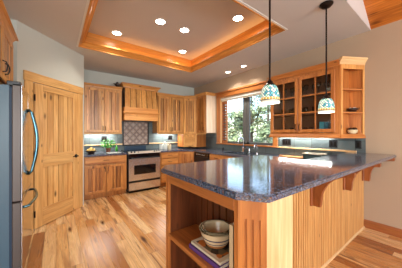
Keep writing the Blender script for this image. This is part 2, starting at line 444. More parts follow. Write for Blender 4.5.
# ------------------------------------------------------------------ the room
WX, WY, CZ, EY = 3.545, 5.09, 2.795, .745
fl = struct(box(-2.6, 3.7, -4.6, 5.3, -.05, 0).obj('floor', M['floor']))
struct(box(.3, 3.7, WY, WY + .12, 0, 3.1).obj('wall_back', M['wall_cool']))
wy0, wy1, wz0, wz1 = 2.27, 3.86, 1.09, 2.30            # window opening in the right wall
w = MB()
w.box(WX, WX + .15, -4.6, wy0, 0, 2.9); w.box(WX, WX + .15, wy1, WY + .12, 0, 2.9)
w.box(WX, WX + .15, wy0, wy1, 0, wz0); w.box(WX, WX + .15, wy0, wy1, wz1, 2.9)
struct(w.obj('wall_right', M['wall']))
K0 = Vector((-.40, 3.411)); K1 = Vector((.42, 4.222))   # ends of the diagonal pantry wall
w = MB(); n_ = Vector((-.7, .7)) * .12
w.poly([K0, K1, (K1.x, WY), (K1.x - .1, WY), (K1.x - .1, K1.y + .05), (K0.x - .05, K0.y + .1)], 0, CZ + .02)
struct(w.obj('wall_pantry', M['wall_cool']))
struct(box(-1.25, K0.x, K0.y, K0.y + .1, 0, CZ + .02).obj('wall_alcove', M['wall_cool']))
struct(box(-1.25, -1.13, EY, K0.y + .1, 0, CZ + .02).obj('wall_left', M['wall_cool']))
struct(box(-2.6, -1.13, EY, EY + .1, 0, 4.6).obj('wall_side', M['wall']))
struct(box(-2.6, -2.48, -4.6, EY, 0, 4.6).obj('wall_living_left', M['wall']))
w = MB(); w.box(-2.6, 3.7, -4.6, -4.48, 0, .35); w.box(-2.6, 3.7, -4.6, -4.48, 2.75, 5.2)
w.box(-2.6, -1.7, -4.6, -4.48, .35, 2.75); w.box(2.9, 3.7, -4.6, -4.48, .35, 2.75)
struct(w.obj('wall_living_back', M['wall']))
w2 = struct(bpy.data.objects.new('window_2', None)); COL.objects.link(w2)  # unseen window behind the camera, added for its reflection
w = MB()
for x in (-1.7, -.6, .55, 1.7, 2.84): w.box(x, x + .07, -4.5, -4.44, .35, 2.75)
w.box(-1.7, 2.9, -4.5, -4.44, .35, .42); w.box(-1.7, 2.9, -4.5, -4.44, 2.68, 2.75)
w.obj('window_frame', M['alder_z'], w2)

TX0, TX1, TY0, TY1 = .297, 2.566, 1.459, 3.80
w = MB()
w.box(-1.25, TX0, EY, WY, CZ, CZ + .05); w.box(TX1, WX, EY, WY, CZ, CZ + .05)
w.box(TX0, TX1, EY, TY0, CZ, CZ + .05); w.box(TX0, TX1, TY1, WY, CZ, CZ + .05)
struct(w.obj('ceiling', M['ceil']))
RZ = 3.07
w = MB(); w.box(TX0 - .06, TX1 + .06, TY0 - .06, TY1 + .06, RZ, RZ + .05)
w.box(TX0 - .06, TX0, TY0 - .06, TY1 + .06, CZ + .05, RZ); w.box(TX1, TX1 + .06, TY0 - .06, TY1 + .06, CZ + .05, RZ)
w.box(TX0, TX1, TY0 - .06, TY0, CZ + .05, RZ); w.box(TX0, TX1, TY1, TY1 + .06, CZ + .05, RZ)
struct(w.obj('ceiling_tray', M['ceil']))
prof = [(0, CZ - .012), (.016, CZ - .012), (.016, CZ + .01), (.03, CZ + .016), (.05, CZ + .045), (.074, CZ + .062), (.08, CZ + .068), (.09, CZ + .07), (.09, CZ + .09), (.07, CZ + .09), (.06, CZ + .06), (0, CZ + .06)]
tr = struct(bpy.data.objects.new('trim_1', None)); COL.objects.link(tr)
segs = [((TX0, TY0), (TX0, TY1), 'y'), ((TX0, TY1), (TX1, TY1), 'x'), ((TX1, TY1), (TX1, TY0), 'y'), ((TX1, TY0), (TX0, TY0), 'x')]
ctr = Vector(((TX0 + TX1) / 2, (TY0 + TY1) / 2))
for a, b, ax in segs:
    a, b = Vector(a), Vector(b); d = (b - a).normalized(); nrm = Vector((d.y, -d.x))
    t = bmesh.new(); ra, rb = [], []
    for o_, z in prof:
        pa = a + nrm * o_ + d * o_; pb = b + nrm * o_ - d * o_
        ra.append(t.verts.new((pa.x, pa.y, z))); rb.append(t.verts.new((pb.x, pb.y, z)))
    for j in range(len(prof)): t.faces.new((ra[j], ra[(j + 1) % len(prof)], rb[(j + 1) % len(prof)], rb[j]))
    t.faces.new(ra); t.faces.new(rb[::-1]); bmesh.ops.recalc_face_normals(t, faces=t.faces)
    mb = MB(); mb.join(t); mb.obj('crown_molding', M['tray_' + ax], tr)
for k, (xa, xb, ya, yb) in enumerate(((TX1 - .012, TX1 - .001, TY0 + .001, TY1 - .001), (TX0 + .001, TX1 - .012, TY1 - .012, TY1 - .001), (TX0 + .001, TX0 + .012, TY0 + .001, TY1 - .012), (TX0 + .012, TX1 - .012, TY0 + .001, TY0 + .012))):
    box(xa, xb, ya, yb, CZ + .061, RZ - .002).obj('frieze_board', M['tray_y' if k in (0, 2) else 'tray_x'], tr)
# plaster bead round the tray opening
w = MB(); w.sweep([(TX0, TY0), (TX1, TY0), (TX1, TY1), (TX0, TY1)], [(0, CZ - .006), (.025, CZ - .006), (.025, CZ + .001), (0, CZ + .001)], closed=True)
struct(w.obj('trim_2', M['white']))
# amber rope light lying behind the crown of the tray, back and right side
rope = thing('rope_light', 'amber rope light glowing behind the crown of the ceiling tray', 'light', (TX1 - .03, TY1 - .03, CZ + .066))
MB().tube([(TX0 - TX1 + .6, 0, 0), (-.01, 0, 0)], .006, 6).tube([(0, 0, 0), (0, TY0 - TY1 + .12, 0)], .006, 6).obj('rope', M['rope'], rope)
lamp('lamp', 'AREA', ((TX0 - TX1) / 2 + .35, -.02, .012), 0.55, (1, .52, .14), (math.radians(155), 0, 0), rope, shape='RECTANGLE', size=TX1 - TX0 - .8, size_y=.03)
lamp('lamp', 'AREA', (-.02, (TY0 - TY1) / 2, .012), 0.9, (1, .52, .14), (0, math.radians(-155), 0), rope, shape='RECTANGLE', size=.03, size_y=TY1 - TY0 - .2)
# the vaulted plank ceiling of the living room and the plaster drop between the two
sl = .70
w = MB(); t = bmesh.new()
def vz(x): return CZ + .01 + (WX - x) * sl if x > .5 else CZ + .01 + (WX - .5) * sl - (.5 - x) * sl
for (xa, xb) in ((WX, .5), (.5, -2.6)):
    v = [(xa, -4.6, vz(xa)), (xa, EY, vz(xa)), (xb, EY, vz(xb)), (xb, -4.6, vz(xb))]
    lo = [t.verts.new(p) for p in v]; hi = [t.verts.new((p[0], p[1], p[2] + .08)) for p in v]
    t.faces.new(lo); t.faces.new(hi[::-1])
    for i in range(4): t.faces.new((lo[i], lo[(i + 1) % 4], hi[(i + 1) % 4], hi[i]))
bmesh.ops.recalc_face_normals(t, faces=t.faces); w.join(t)
struct(w.obj('ceiling_vault', M['vault']))
t = bmesh.new(); pts = [(WX, CZ), (WX, vz(WX)), (.5, vz(.5)), (-2.6, vz(-2.6)), (-2.6, CZ)]
lo = [t.verts.new((x, EY, z)) for x, z in pts]; hi = [t.verts.new((x, EY + .1, z)) for x, z in pts]
t.faces.new(lo); t.faces.new(hi[::-1])
for i in range(5): t.faces.new((lo[i], lo[(i + 1) % 5], hi[(i + 1) % 5], hi[i]))
bmesh.ops.recalc_face_normals(t, faces=t.faces); w = MB(); w.join(t)
struct(w.obj('wall_gable', M['ceil']))
# baseboard on the right wall, living side of the peninsula
w = MB(); w.sweep([(WX, .82), (WX, -4.4)], [(0, 0), (.018, 0), (.018, .085), (.012, .1), (.006, .114), (0, .114)])
struct(w.obj('baseboard_right', M['baseboard']))

# ------------------------------------------------------------------ window
w1 = struct(bpy.data.objects.new('window_1', None)); COL.objects.link(w1); w1.location = (WX, (wy0 + wy1) / 2, wz0)
def wpart(mb, name, mat): return mb.obj(name, mat, w1, (-WX, -(wy0 + wy1) / 2, -wz0))
cw = .125
wpart(box(WX - .022, WX, wy1, wy1 + cw, wz0 - .03, wz1, bev=.003), 'casing', M['honey_z'])
wpart(box(WX - .022, WX, wy0 - cw + .03, wy0, wz0 - .03, wz1, bev=.003), 'casing', M['honey_z'])
wpart(MB().box(WX - .025, WX, wy0 - cw, wy1 + cw + .01, wz1, wz1 + .11, bev=.003).box(WX - .045, WX, wy0 - cw - .02, wy1 + cw + .03, wz1 + .11, wz1 + .15, bev=.004), 'head_casing', M['honey_y'])
wpart(box(WX - .045, WX + .1, wy0 - cw, wy1 + cw, wz0 - .03, wz0, bev=.004), 'sill', M['honey_y'])
w = MB().box(WX, WX + .14, wy1 - .015, wy1, wz0, wz1).box(WX, WX + .14, wy0, wy0 + .015, wz0, wz1).box(WX, WX + .14, wy0, wy1, wz1 - .015, wz1)
wpart(w, 'jamb', M['maple_z'])
w = MB(); fx0, fx1 = WX + .09, WX + .135
w.box(fx0, fx1, 2.96, 3.15, wz0, wz1 - .015); w.box(fx0, fx1, wy0 + .015, wy0 + .07, wz0, wz1 - .015); w.box(fx0, fx1, wy1 - .07, wy1 - .015, wz0, wz1 - .015)
w.box(fx0, fx1, wy0 + .015, wy1 - .015, wz0, wz0 + .05); w.box(fx0, fx1, wy0 + .015, wy1 - .015, wz1 - .07, wz1 - .015)
w.box(fx0 - .012, fx0, 3.03, 3.08, wz0 + .02, wz1 - .02)
wpart(w, 'window_frame', M['screen'])
for a, b in ((wy0 + .07, 2.96), (3.15, wy1 - .07)):
    wpart(box(fx0 + .02, fx0 + .025, a, b, wz0 + .05, wz1 - .07), 'pane', M['glass'])
# rolled blind and folded louvered shutter
bl = thing('window_blind', 'pale rolled-up blind along the top of the kitchen window', 'blind', (WX + .04, (wy0 + wy1) / 2, wz1 - .02))
box(-.035, .03, -(wy1 - wy0) / 2 + .02, (wy1 - wy0) / 2 - .02, -.055, 0, bev=.004).obj('head_rail', M['white'], bl)
box(-.02, .02, -(wy1 - wy0) / 2 + .03, (wy1 - wy0) / 2 - .03, -.085, -.055, bev=.004).obj('rolled_shade', M['paper'], bl)
sh = thing('louvered_shutter', 'brown wooden louvered shutter folded at the left side of the kitchen window', 'shutter', (WX + .05, 3.835, wz0 + .002))
SH_H = wz1 - wz0 - .11
MB().box(-.015, .015, -.02, 0, 0, SH_H).box(-.015, .015, -.19, -.16, 0, SH_H).box(-.015, .015, -.16, -.02, 0, .05).box(-.015, .015, -.16, -.02, SH_H - .05, SH_H).obj('shutter_frame', M['louver'], sh)
w = MB(); nl = 15
for i in range(nl):
    z = .06 + i * (SH_H - .12) / (nl - 1)
    t = bmesh.new(); bmesh.ops.create_cube(t, size=1); bmesh.ops.scale(t, vec=(.05, .14, .007), verts=t.verts)
    w.join(t, Matrix.Translation((0, -.09, z)) @ Matrix.Rotation(.8, 4, 'Y'))
w.obj('louvers', M['louver'], sh)

# ------------------------------------------------------------------ pantry door on the diagonal wall (local x runs along the wall)
d1 = struct(bpy.data.objects.new('door_1', None)); COL.objects.link(d1)
d1.location = (K0.x, K0.y, 0); d1.rotation_euler = (0, 0, math.atan2(K1.y - K0.y, K1.x - K0.x))
cs = MB().box(.08, .192, -.022, 0, 0, 2.055, bev=.003).box(.99, 1.102, -.022, 0, 0, 2.055, bev=.003)
cs.obj('casing', M['pine_z'], d1)
box(.07, 1.115, -.026, 0, 2.055, 2.185, bev=.004).obj('head_casing', M['pine_x'], d1)
lx0, lx1, lz1 = .20, .984, 2.045
lf = MB().box(lx0, lx0 + .12, -.034, -.002, .012, lz1, bev=.003).box(lx1 - .12, lx1, -.034, -.002, .012, lz1, bev=.003)
lf = lf.obj('door_leaf', M['pine_z'], d1)
MB().box(lx0 + .12, lx1 - .12, -.033, -.003, 1.955, lz1, bev=.002).box(lx0 + .12, lx1 - .12, -.033, -.003, .85, 1.04, bev=.002).box(lx0 + .12, lx1 - .12, -.033, -.003, .012, .26, bev=.002).obj('door_rails', M['pine_x'], d1)
for a, b in ((1.04, 1.955), (.26, .85)):
    MB().bead(lx0 + .12, lx1 - .12, a, b, -.014, pitch=.085, g=.012, dep=.012, th=.001).obj('door_panel', M['pine_bead'], d1)
for z in (.22, 1.05, 1.84):
    MB().tube([(.196, -.038, z - .045), (.196, -.038, z + .045)], .009).box(.188, .204, -.036, -.03, z - .045, z + .045).obj('hinge', M['bronze'], d1)
h = MB().lathe([(0, 0), (.03, 0), (.03, .008), (.012, .012), (.012, .045), (0, .045)], (lx1 - .06, -.034, .95), 14, Matrix.Rotation(PI / 2, 4, 'X'))
h.tube([(lx1 - .06, -.075, .95), (lx1 - .1, -.078, .952), (lx1 - .16, -.074, .946)], [.011, .01, .008]).obj('door_handle', M['bronze'], d1)

# ------------------------------------------------------------------ cabinets (local x = width left to right, y = into the depth, z up)
def pull(mb, x, y, z, L=.1, vert=True, out=.03, r=.0055):
    a = [(0, 0, -L / 2), (0, -out * .8, -L / 2 + .006), (0, -out, -L / 4), (0, -out * 1.1, 0), (0, -out, L / 4), (0, -out * .8, L / 2 - .006), (0, 0, L / 2)]
    pts = [(x + p[0], y + p[1], z + p[2]) if vert else (x + p[2], y + p[1], z) for p in a]
    mb.tube(pts, r, 6); return mb
def door(root, x0, x1, z0, z1, fam, hx=None, hz=None, st=.052, glass=None, pitch=.076):
    f = MB().box(x0, x0 + st, -.021, 0, z0, z1, bev=.0025).box(x1 - st, x1, -.021, 0, z0, z1, bev=.0025)
    f.box(x0 + st, x1 - st, -.02, -.001, z0, z0 + st, bev=.0025).box(x0 + st, x1 - st, -.02, -.001, z1 - st, z1, bev=.0025)
    if glass:
        nx, nz = glass
        for i in range(1, nx):
            x = x0 + st + (x1 - x0 - 2 * st) * i / nx; f.box(x - .009, x + .009, -.019, -.002, z0 + st, z1 - st)
        for i in range(1, nz):
            z = z0 + st + (z1 - z0 - 2 * st) * i / nz; f.box(x0 + st, x1 - st, -.0185, -.0025, z - .009, z + .009)
    d = f.obj('door', M[fam + '_z'], root)
    if glass: box(x0 + st - .002, x1 - st + .002, -.009, -.006, z0 + st - .002, z1 - st + .002).obj('pane', M['smoke'], d)
    else: MB().bead(x0 + st - .002, x1 - st + .002, z0 + st - .002, z1 - st + .002, -.014, pitch=pitch, g=.023, dep=.03, th=.002).obj('panel', M[fam + '_bead'], d)
    if hx is not None: pull(MB(), hx, -.02, hz).obj('handle', M['bronze'], d)
    return d
def drawer(root, x0, x1, z0, z1, fam):
    d = MB().box(x0, x1, -.02, 0, z0, z1, bev=.005).obj('drawer', M[fam + '_x'], root)
    pull(MB(), (x0 + x1) / 2, -.018, (z0 + z1) / 2 + .005, .11, False).obj('handle', M['bronze'], d)
    return d
CRN = [(0, -.075), (.012, -.075), (.014, -.045), (.03, -.02), (.045, -.015), (.045, 0), (0, 0)]
def crown(root, path, ztop, fam, prof=CRN):
    return MB().sweep(path, [(o_, ztop + z) for o_, z in prof]).obj('crown', M[fam + '_x'], root)

UD = .345
# over the fridge (front faces +X)
c = thing('fridge_cabinet', 'tall wall cabinet with crown above the refrigerator', 'cabinet', (-.40, 1.93, 1.80), R90)
box(0, 1.07, .019, .70, 0, .55).obj('body', M['alder_z'], c)
door(c, .03, .545, .03, .52, 'alder', .50, .14, pitch=.07); door(c, .555, 1.05, .03, .52, 'alder', .60, .14, pitch=.07)
crown(c, [(1.07, .70), (1.07, 0), (0, 0)][::-1], .62, 'alder', [(0, -.09), (.01, -.09), (.014, -.05), (.035, -.02), (.055, -.015), (.055, 0), (0, 0)])

# back wall uppers, left of the hood
UY = WY - UD
c = thing('upper_cabinet', 'upper wall cabinet with two beadboard doors left of the range hood', 'cabinet', (.425, UY, 1.33))
box(0, .815, .019, UD - .002, .03, 1.03).obj('body', M['alder_z'], c)
box(-.0, .815, -.004, .02, 0, .03, bev=.004).obj('light_rail', M['alder_x'], c)
door(c, .05, .425, .04, 1.0, 'alder', .405, .13); door(c, .435, .80, .04, 1.0, 'alder', .455, .13)
crown(c, [(0, 0), (.815, 0)], 1.085, 'alder')
# right of the hood
c = thing('upper_cabinet', 'upper wall cabinet with two beadboard doors between hood and corner', 'cabinet', (2.135, UY, 1.33))
box(0, .79, .019, UD - .002, .03, 1.03).obj('body', M['alder_z'], c)
box(0, .79, -.004, .02, 0, .03, bev=.004).obj('light_rail', M['alder_x'], c)
door(c, .02, .385, .04, 1.0, 'alder', .365, .13); door(c, .395, .775, .04, 1.0, 'alder', .415, .13)
crown(c, [(0, UD - .01), (0, 0), (.79, 0)], 1.085, 'alder')
# diagonal corner upper
cx0, cy0 = 2.928, UY; dl = math.hypot(3.20 - cx0, UY - 4.473)
c = thing('corner_cabinet', 'diagonal corner wall cabinet with one beadboard door above the appliance garage', 'cabinet', (cx0, cy0, 1.30), -PI / 4)
q = 1 / math.sqrt(2)
def loc45(x, y): dx, dy = x - cx0, y - cy0; return ((dx - dy) * q, (dx + dy) * q)
MB().poly([loc45(2.928, UY), loc45(3.20, 4.473), loc45(WX - .003, 4.473), loc45(WX - .003, WY - .003), loc45(2.928, WY - .003)], .0, 1.06).obj('body', M['alder_z'], c)
door(c, .02, dl - .02, .04, 1.03, 'alder', pitch=.045)
crown(c, [(0, 0), (dl, 0)], 1.115, 'alder')
# right wall upper next to the window (front faces -X)
c = thing('upper_cabinet', 'narrow upper wall cabinet with daylight painted on its side panel next to the window', 'cabinet', (3.20, 4.47, 1.33), -R90)
box(0, .415, .019, UD - .003, .03, 1.06).obj('body', M['alder_z'], c)
box(.415, .421, .02, UD - .003, .03, 1.06).obj('side_panel', M['daylit_side'], c)
door(c, .02, .40, .04, 1.03, 'base', .36, .13)
box(0, .415, -.004, .02, 0, .03, bev=.004).obj('light_rail', M['alder_x'], c)
crown(c, [(0, 0), (.421, 0), (.421, UD - .01)], 1.115, 'alder')
# appliance garage
c = thing('appliance_garage', 'wooden appliance garage with slatted door standing in the counter corner', 'cabinet', (cx0, cy0, .955), -PI / 4)
MB().poly([loc45(2.928, UY), loc45(3.20, 4.473), loc45(WX - .01, 4.473), loc45(WX - .01, WY - .01), loc45(2.928, WY - .01)], 0, .343).obj('body', M['honey_z'], c)
MB().box(.0, .05, -.014, 0, 0, .34, bev=.002).box(dl - .05, dl, -.014, 0, 0, .34, bev=.002).box(.05, dl - .05, -.014, 0, .29, .34, bev=.002).obj('door_frame', M['alder_z'], c)
w = MB()
for i in range(8): w.box(.05, dl - .05, -.009, 0, .005 + i * .0355, .005 + i * .0355 + .031, bev=.003)
g = w.obj('tambour_door', M['alder_x'], c)
box(dl / 2 - .04, dl / 2 + .04, -.026, -.009, .02, .035, bev=.003).obj('handle', M['bronze'], g)

# hood
c = thing('range_hood', 'wooden range hood with plank front and mantel crown over the stove', 'hood', (1.25, 4.62, 1.655))
box(.02, .86, .03, .465, .0, .16, bev=.004).obj('lower_board', M['hood_board'], c)
MB().sweep([(.02, .465), (.02, .03), (.86, .03), (.86, .465)], [(0, .15), (.012, .15), (.022, .175), (.03, .18), (.03, .20), (0, .20)]).obj('mantel_molding', M['hood_board'], c)
box(.02, .86, .03, .465, .20, .31, bev=.004).obj('upper_board', M['hood_board'], c)
# flared plank front
def flare(z): return .035 + .07 * z, .03 + .02 * z
w = MB(); t = bmesh.new()
n = 6; g_ = .012; X0b, X1b, X0t, X1t = .03, .85, .05, .83
for lo_, hi_ in (((X0b, X1b, .04, .31), (X0t, X1t, .10, .78)),):
    for i in range(n):
        a0, a1 = i / n, (i + 1) / n
        e = .006
        v = []
        for (xa, xb, y, z) in (lo_, hi_):
            v.append((xa + (xb - xa) * a0 + e, y, z)); v.append((xa + (xb - xa) * a1 - e, y, z))
        f4 = [v[0], v[1], v[3], v[2]]
        fr = [t.verts.new(p) for p in f4]; bk = [t.verts.new((p[0], p[1] + .015, p[2])) for p in f4]
        t.faces.new(fr); t.faces.new(bk[::-1])
        for k in range(4): t.faces.new((fr[k], fr[(k + 1) % 4], bk[(k + 1) % 4], bk[k]))
bmesh.ops.recalc_face_normals(t, faces=t.faces); w.join(t); w.obj('plank_front', M['hood_bead'], c)
MB().poly([(.055, .465), (.114, .465), (.114, .78), (.055, .285)][:0] or [(.03, .056), (.85, .056), (.85, .465), (.03, .465)], .30, .32).poly([(.05, .12), (.83, .12), (.83, .465), (.05, .465)], .32, .78).obj('chimney_box', M['dark_z'], c)
MB().sweep([(.03, .465), (.03, .08), (.85, .08), (.85, .465)], [(0, .765), (.014, .765), (.02, .80), (.05, .835), (.07, .84), (.07, .87), (0, .87)]).box(.03, .85, .08, .465, .78, .865).obj('crown', M['alder_x'], c)
box(.1, .78, .1, .42, -.012, 0).obj('vent_insert', M['black'], c)
for x in (-.012, .862): pass

# base cabinets
BY = WY - .655
c = thing('base_cabinet', 'base cabinet with drawer and two beadboard doors left of the stove', 'cabinet', (.425, BY, 0))
MB().box(0, .84, .02, .65, .1, .875).box(0, .84, .08, .65, 0, .1).box(0, .84, .018, .02, .1, .875).obj('body', M['base_z'], c)
drawer(c, .03, .81, .715, .855, 'base')
door(c, .03, .415, .12, .69, 'base', .39, .60); door(c, .425, .81, .12, .69, 'base', .45, .60)
c = thing('base_cabinet', 'drawer base cabinet right of the stove', 'cabinet', (2.065, BY, 0))
MB().box(0, .52, .02, .65, .1, .875).box(0, .52, .08, .65, 0, .1).box(0, .52, .012, .02, .1, .875).obj('body', M['base_z'], c)
for a, b in ((.72, .855), (.555, .705), (.34, .54), (.12, .325)): drawer(c, .02, .50, a, b, 'base')
bx0, by0 = 2.585, BY; bl_ = math.hypot(2.89 - bx0, by0 - 4.13)
c = thing('base_cabinet', 'diagonal corner base cabinet with one beadboard door below the appliance garage', 'cabinet', (bx0, by0, 0), -PI / 4)
def loc45b(x, y): dx, dy = x - bx0, y - by0; return ((dx - dy) * q, (dx + dy) * q)
MB().poly([loc45b(2.585, BY), loc45b(2.89, 4.13), loc45b(WX - .005, 4.13), loc45b(WX - .005, WY - .005), loc45b(2.585, WY - .005)], .1, .875).obj('body', M['base_z'], c)
door(c, .03, bl_ - .03, .12, .855, 'base', .36, .6)
# dishwasher
c = thing('dishwasher', 'black dishwasher under the counter between corner and sink', 'dishwasher', (2.89, 4.125, 0), -R90)
box(0, .60, .0, .62, .1, .872).obj('body', M['black'], c)
box(.01, .59, -.03, 0, .12, .77, bev=.005).obj('door_panel', M['black'], c)
p = box(.01, .59, -.032, 0, .775, .865, bev=.005).obj('control_panel', M['black_glass'], c)
for i in range(6): box(.12 + i * .06, .15 + i * .06, -.034, -.031, .815, .825).obj('button', M['white'], p)
c = thing('base_cabinet', 'long base cabinet with drawer fronts below the sink', 'cabinet', (2.89, 3.52, 0), -R90)
MB().box(0, 2.0, .02, .64, .1, .80).box(0, 2.0, .08, .64, 0, .1).box(0, 2.0, .018, .02, .1, .875).obj('body', M['base_z'], c)
for i in range(4):
    a = .02 + i * .495
    drawer(c, a, a + .475, .715, .855, 'base')
    door(c, a, a + .475, .12, .69, 'base', a + .43, .6)

# countertops
def slab(name, outline, z0, z1, label, mat='granite', bev=.006):
    cx = sum(p[0] for p in outline) / len(outline); cy = sum(p[1] for p in outline) / len(outline)
    o = MB().poly([(x - cx, y - cy) for x, y in outline], 0, z1 - z0, bev).obj(name, M[mat], None, (cx, cy, z0))
    return tag(o, label, 'countertop')
slab('countertop', [(.425, BY - .025), (1.27, BY - .025), (1.27, WY - .014), (.425, WY - .014)], .876, .914, 'dark granite countertop left of the stove carrying plant and fruit bowl')
# the long counter, with a cut-out for the sink
SX0, SX1, SY0, SY1 = 3.0, 3.38, 2.55, 3.30
t = bmesh.new()
out = [(2.062, WY - .014), (2.062, BY - .025), (2.575, BY - .025), (2.865, 4.12), (2.865, SY1), (2.865, SY0), (2.865, 1.5), (2.12, 1.5), (2.12, 1.0), (WX - .014, 1.0), (WX - .014, WY - .014)]
w = MB()
w.poly([(2.062, WY - .014), (2.062, BY - .025), (2.575, BY - .025), (2.865, 4.12), (2.865, SY1), (WX - .014, SY1), (WX - .014, WY - .014)], 0, .038)
w.box(2.865, SX0, SY0, SY1, 0, .038).box(SX1, WX - .014, SY0, SY1, 0, .038)
w.poly([(2.865, SY0), (2.865, 1.5), (2.12, 1.5), (2.12, 1.0), (WX - .014, 1.0), (WX - .014, SY0)], 0, .038)
tag(w.obj('countertop', M['granite'], None, (0, 0, .876)), 'long dark granite countertop running from stove through the corner to the sink', 'countertop')
# sink
c = thing('sink', 'stainless undermount kitchen sink below the window', 'sink', ((SX0 + SX1) / 2, (SY0 + SY1) / 2, .9))
hx, hy = (SX1 - SX0) / 2, (SY1 - SY0) / 2
w = MB().box(-hx, -hx + .008, -hy, hy, -.1, .008).box(hx - .008, hx, -hy, hy, -.1, .008).box(-hx, hx, -hy, -hy + .008, -.1, .008).box(-hx, hx, hy - .008, hy, -.1, .008).box(-hx, hx, -hy, hy, -.1, -.095).box(-hx, hx, -.01, .01, -.1, -.01)
w.obj('basin', M['chrome'], c)
for y in (-.19, .19): MB().lathe([(0, 0), (.035, 0), (.04, .004), (.028, .006), (0, .003)], (0, y, -.094)).obj('drain', M['steel'], c)
c = thing('faucet', 'tall arched chrome faucet with side lever behind the sink', 'faucet', (3.45, 2.98, .914))
pts = [(0, 0, 0), (0, 0, .2)] + [(-.085 + .085 * math.cos(a), 0, .25 + .085 * math.sin(a)) for a in [i * PI / 8 for i in range(9)]] + [(-.17, 0, .2)]
smooth(MB().tube(pts, .014, 10).obj('spout', M['chrome'], c))
smooth(MB().lathe([(0, 0), (.034, 0), (.034, .012), (.026, .02), (.024, .1), (.015, .12), (0, .12)]).obj('base', M['chrome'], c))
MB().tube([(0, -.02, .07), (0, -.07, .085), (-.01, -.12, .12)], [.012, .009, .008]).obj('lever', M['chrome'], c)
MB().lathe([(0, 0), (.018, 0), (.02, .05), (.014, .09), (0, .09)], (.0, -.17, 0)).tube([(0, -.17, .08), (-.05, -.17, .1)], .008).obj('side_spray', M['chrome'], c)
c = thing('water_tap', 'small chrome filtered water tap between sink and glass cabinets', 'faucet', (3.45, 2.6, .914))
pts = [(0, 0, 0), (0, 0, .12)] + [(-.045 + .045 * math.cos(a), 0, .14 + .045 * math.sin(a)) for a in [i * PI / 8 for i in range(9)]] + [(-.09, 0, .12)]
smooth(MB().tube(pts, .008, 8).obj('spout', M['chrome'], c))
MB().lathe([(0, 0), (.022, 0), (.02, .03), (0, .03)]).obj('base', M['chrome'], c)
c = thing('soap_pump', 'little dark soap pump on the counter beyond the sink', 'soap dispenser', (3.42, 3.62, .914))
MB().lathe([(0, 0), (.028, 0), (.028, .05), (.012, .065), (.008, .08), (0, .08)]).obj('bottle', M['black'], c)
MB().tube([(0, 0, .08), (0, 0, .1), (-.03, 0, .1)], .005, 6).obj('nozzle', M['chrome'], c)

# backsplashes
def bs(name, mb, mat, label, cat='backsplash'): return tag(mb.obj(name, mat), label, cat)
bs('backsplash', MB().box(.425, WX - .012, WY - .012, WY - .001, .90, 1.50).box(1.245, 2.13, WY - .0115, WY - .001, 1.5, 1.75), M['slate_x'], 'slate tile backsplash along the back wall behind the stove')
bs('backsplash', MB().box(WX - .012, WX - .001, .80, wy0 - .12, .90, 1.30).box(WX - .012, WX - .001, wy0 - .12, wy1 + .13, .90, 1.055).box(WX - .012, WX - .001, wy1 + .13, WY - .014, .90, 1.345), M['slate_y'], 'slate tile backsplash along the right wall under the window and glass cabinets')
c = thing('mosaic_panel', 'framed diamond mosaic tile panel on the wall behind the stove', 'tile panel', (1.68, WY - .012, 1.06))
box(-.31, .31, -.008, 0, .0, .585).obj('tile_field', M['mosaic'], c)
MB().box(-.345, -.31, -.014, 0, -.03, .60, bev=.003).box(.31, .345, -.014, 0, -.03, .60, bev=.003).box(-.31, .31, -.014, 0, -.03, .0, bev=.003).obj('border', M['black'], c)
# thin wooden ledge on the tiles
w = MB().box(.425, 1.335, WY - .03, WY - .012, 1.062, 1.088, bev=.003)
tag(w.obj('ledge_strip', M['maple_x']), 'thin wooden ledge strip on the tiles left of the stove', 'trim strip')
w = MB().box(2.03, 2.925, WY - .03, WY - .012, 1.062, 1.088, bev=.003)
tag(w.obj('ledge_strip', M['maple_x']), 'thin wooden ledge strip on the tiles right of the stove', 'trim strip')
w = MB().box(WX - .03, WX - .012, .9, wy0 - .13, 1.062, 1.088, bev=.003)
tag(w.obj('ledge_strip', M['maple_y']), 'thin wooden ledge strip on the tiles below the glass cabinets', 'trim strip')
# outlets
def outlet(loc, rz, w_, label):
    c = thing('wall_outlet', label, 'outlet', loc, rz, None)
    box(-w_ / 2, w_ / 2, -.006, 0, -.06, .06, bev=.002).obj('cover_plate', M['black'], c)
    for k in range(int(round(w_ / .06)) if w_ > .1 else 1):
        n = int(round(w_ / .06)) if w_ > .1 else 1
        x = (k - (n - 1) / 2) * .05
        box(x - .016, x + .016, -.008, -.005, -.035, .035, bev=.001).obj('socket', M['bronze'], c)
outlet((WX - .012, 1.98, 1.18), -R90, .17, 'wide black outlet plate on the tiles beside the window')
outlet((WX - .012, 1.20, 1.18), -R90, .12, 'double black outlet plate on the tiles under the glass cabinets')
outlet((WX - .012, .88, 1.18), -R90, .075, 'single black outlet plate on the tiles nearest the bare wall')
outlet((.92, WY - .012, 1.22), 0, .12, 'black outlet plate on the tiles behind the potted plant')
outlet((2.68, WY - .012, 1.22), 0, .12, 'black outlet plate on the tiles right of the stove')

# under-cabinet light fixtures
def ucl(loc, rz, L, e, label):
    c = thing('undercabinet_light', label, 'light', loc, rz)
    box(-L / 2, L / 2, -.02, .02, 0, .014).obj('housing', M['white'], c)
    box(-L / 2 + .01, L / 2 - .01, -.016, .016, -.004, 0).obj('lens', M['strip'], c)
    lamp('lamp', 'AREA', (0, 0, -.008), e, (1, .97, .9), (0, 0, 0), c, shape='RECTANGLE', size=L, size_y=.03)
ucl((.83, 4.98, 1.345), 0, .6, 5, 'white light bar under the upper cabinet left of the hood')
ucl((2.52, 4.98, 1.345), 0, .6, 5, 'white light bar under the upper cabinet right of the hood')
ucl((3.47, 1.68, 1.289), -R90, .95, 3.5, 'long white light bar under the glass cabinets')

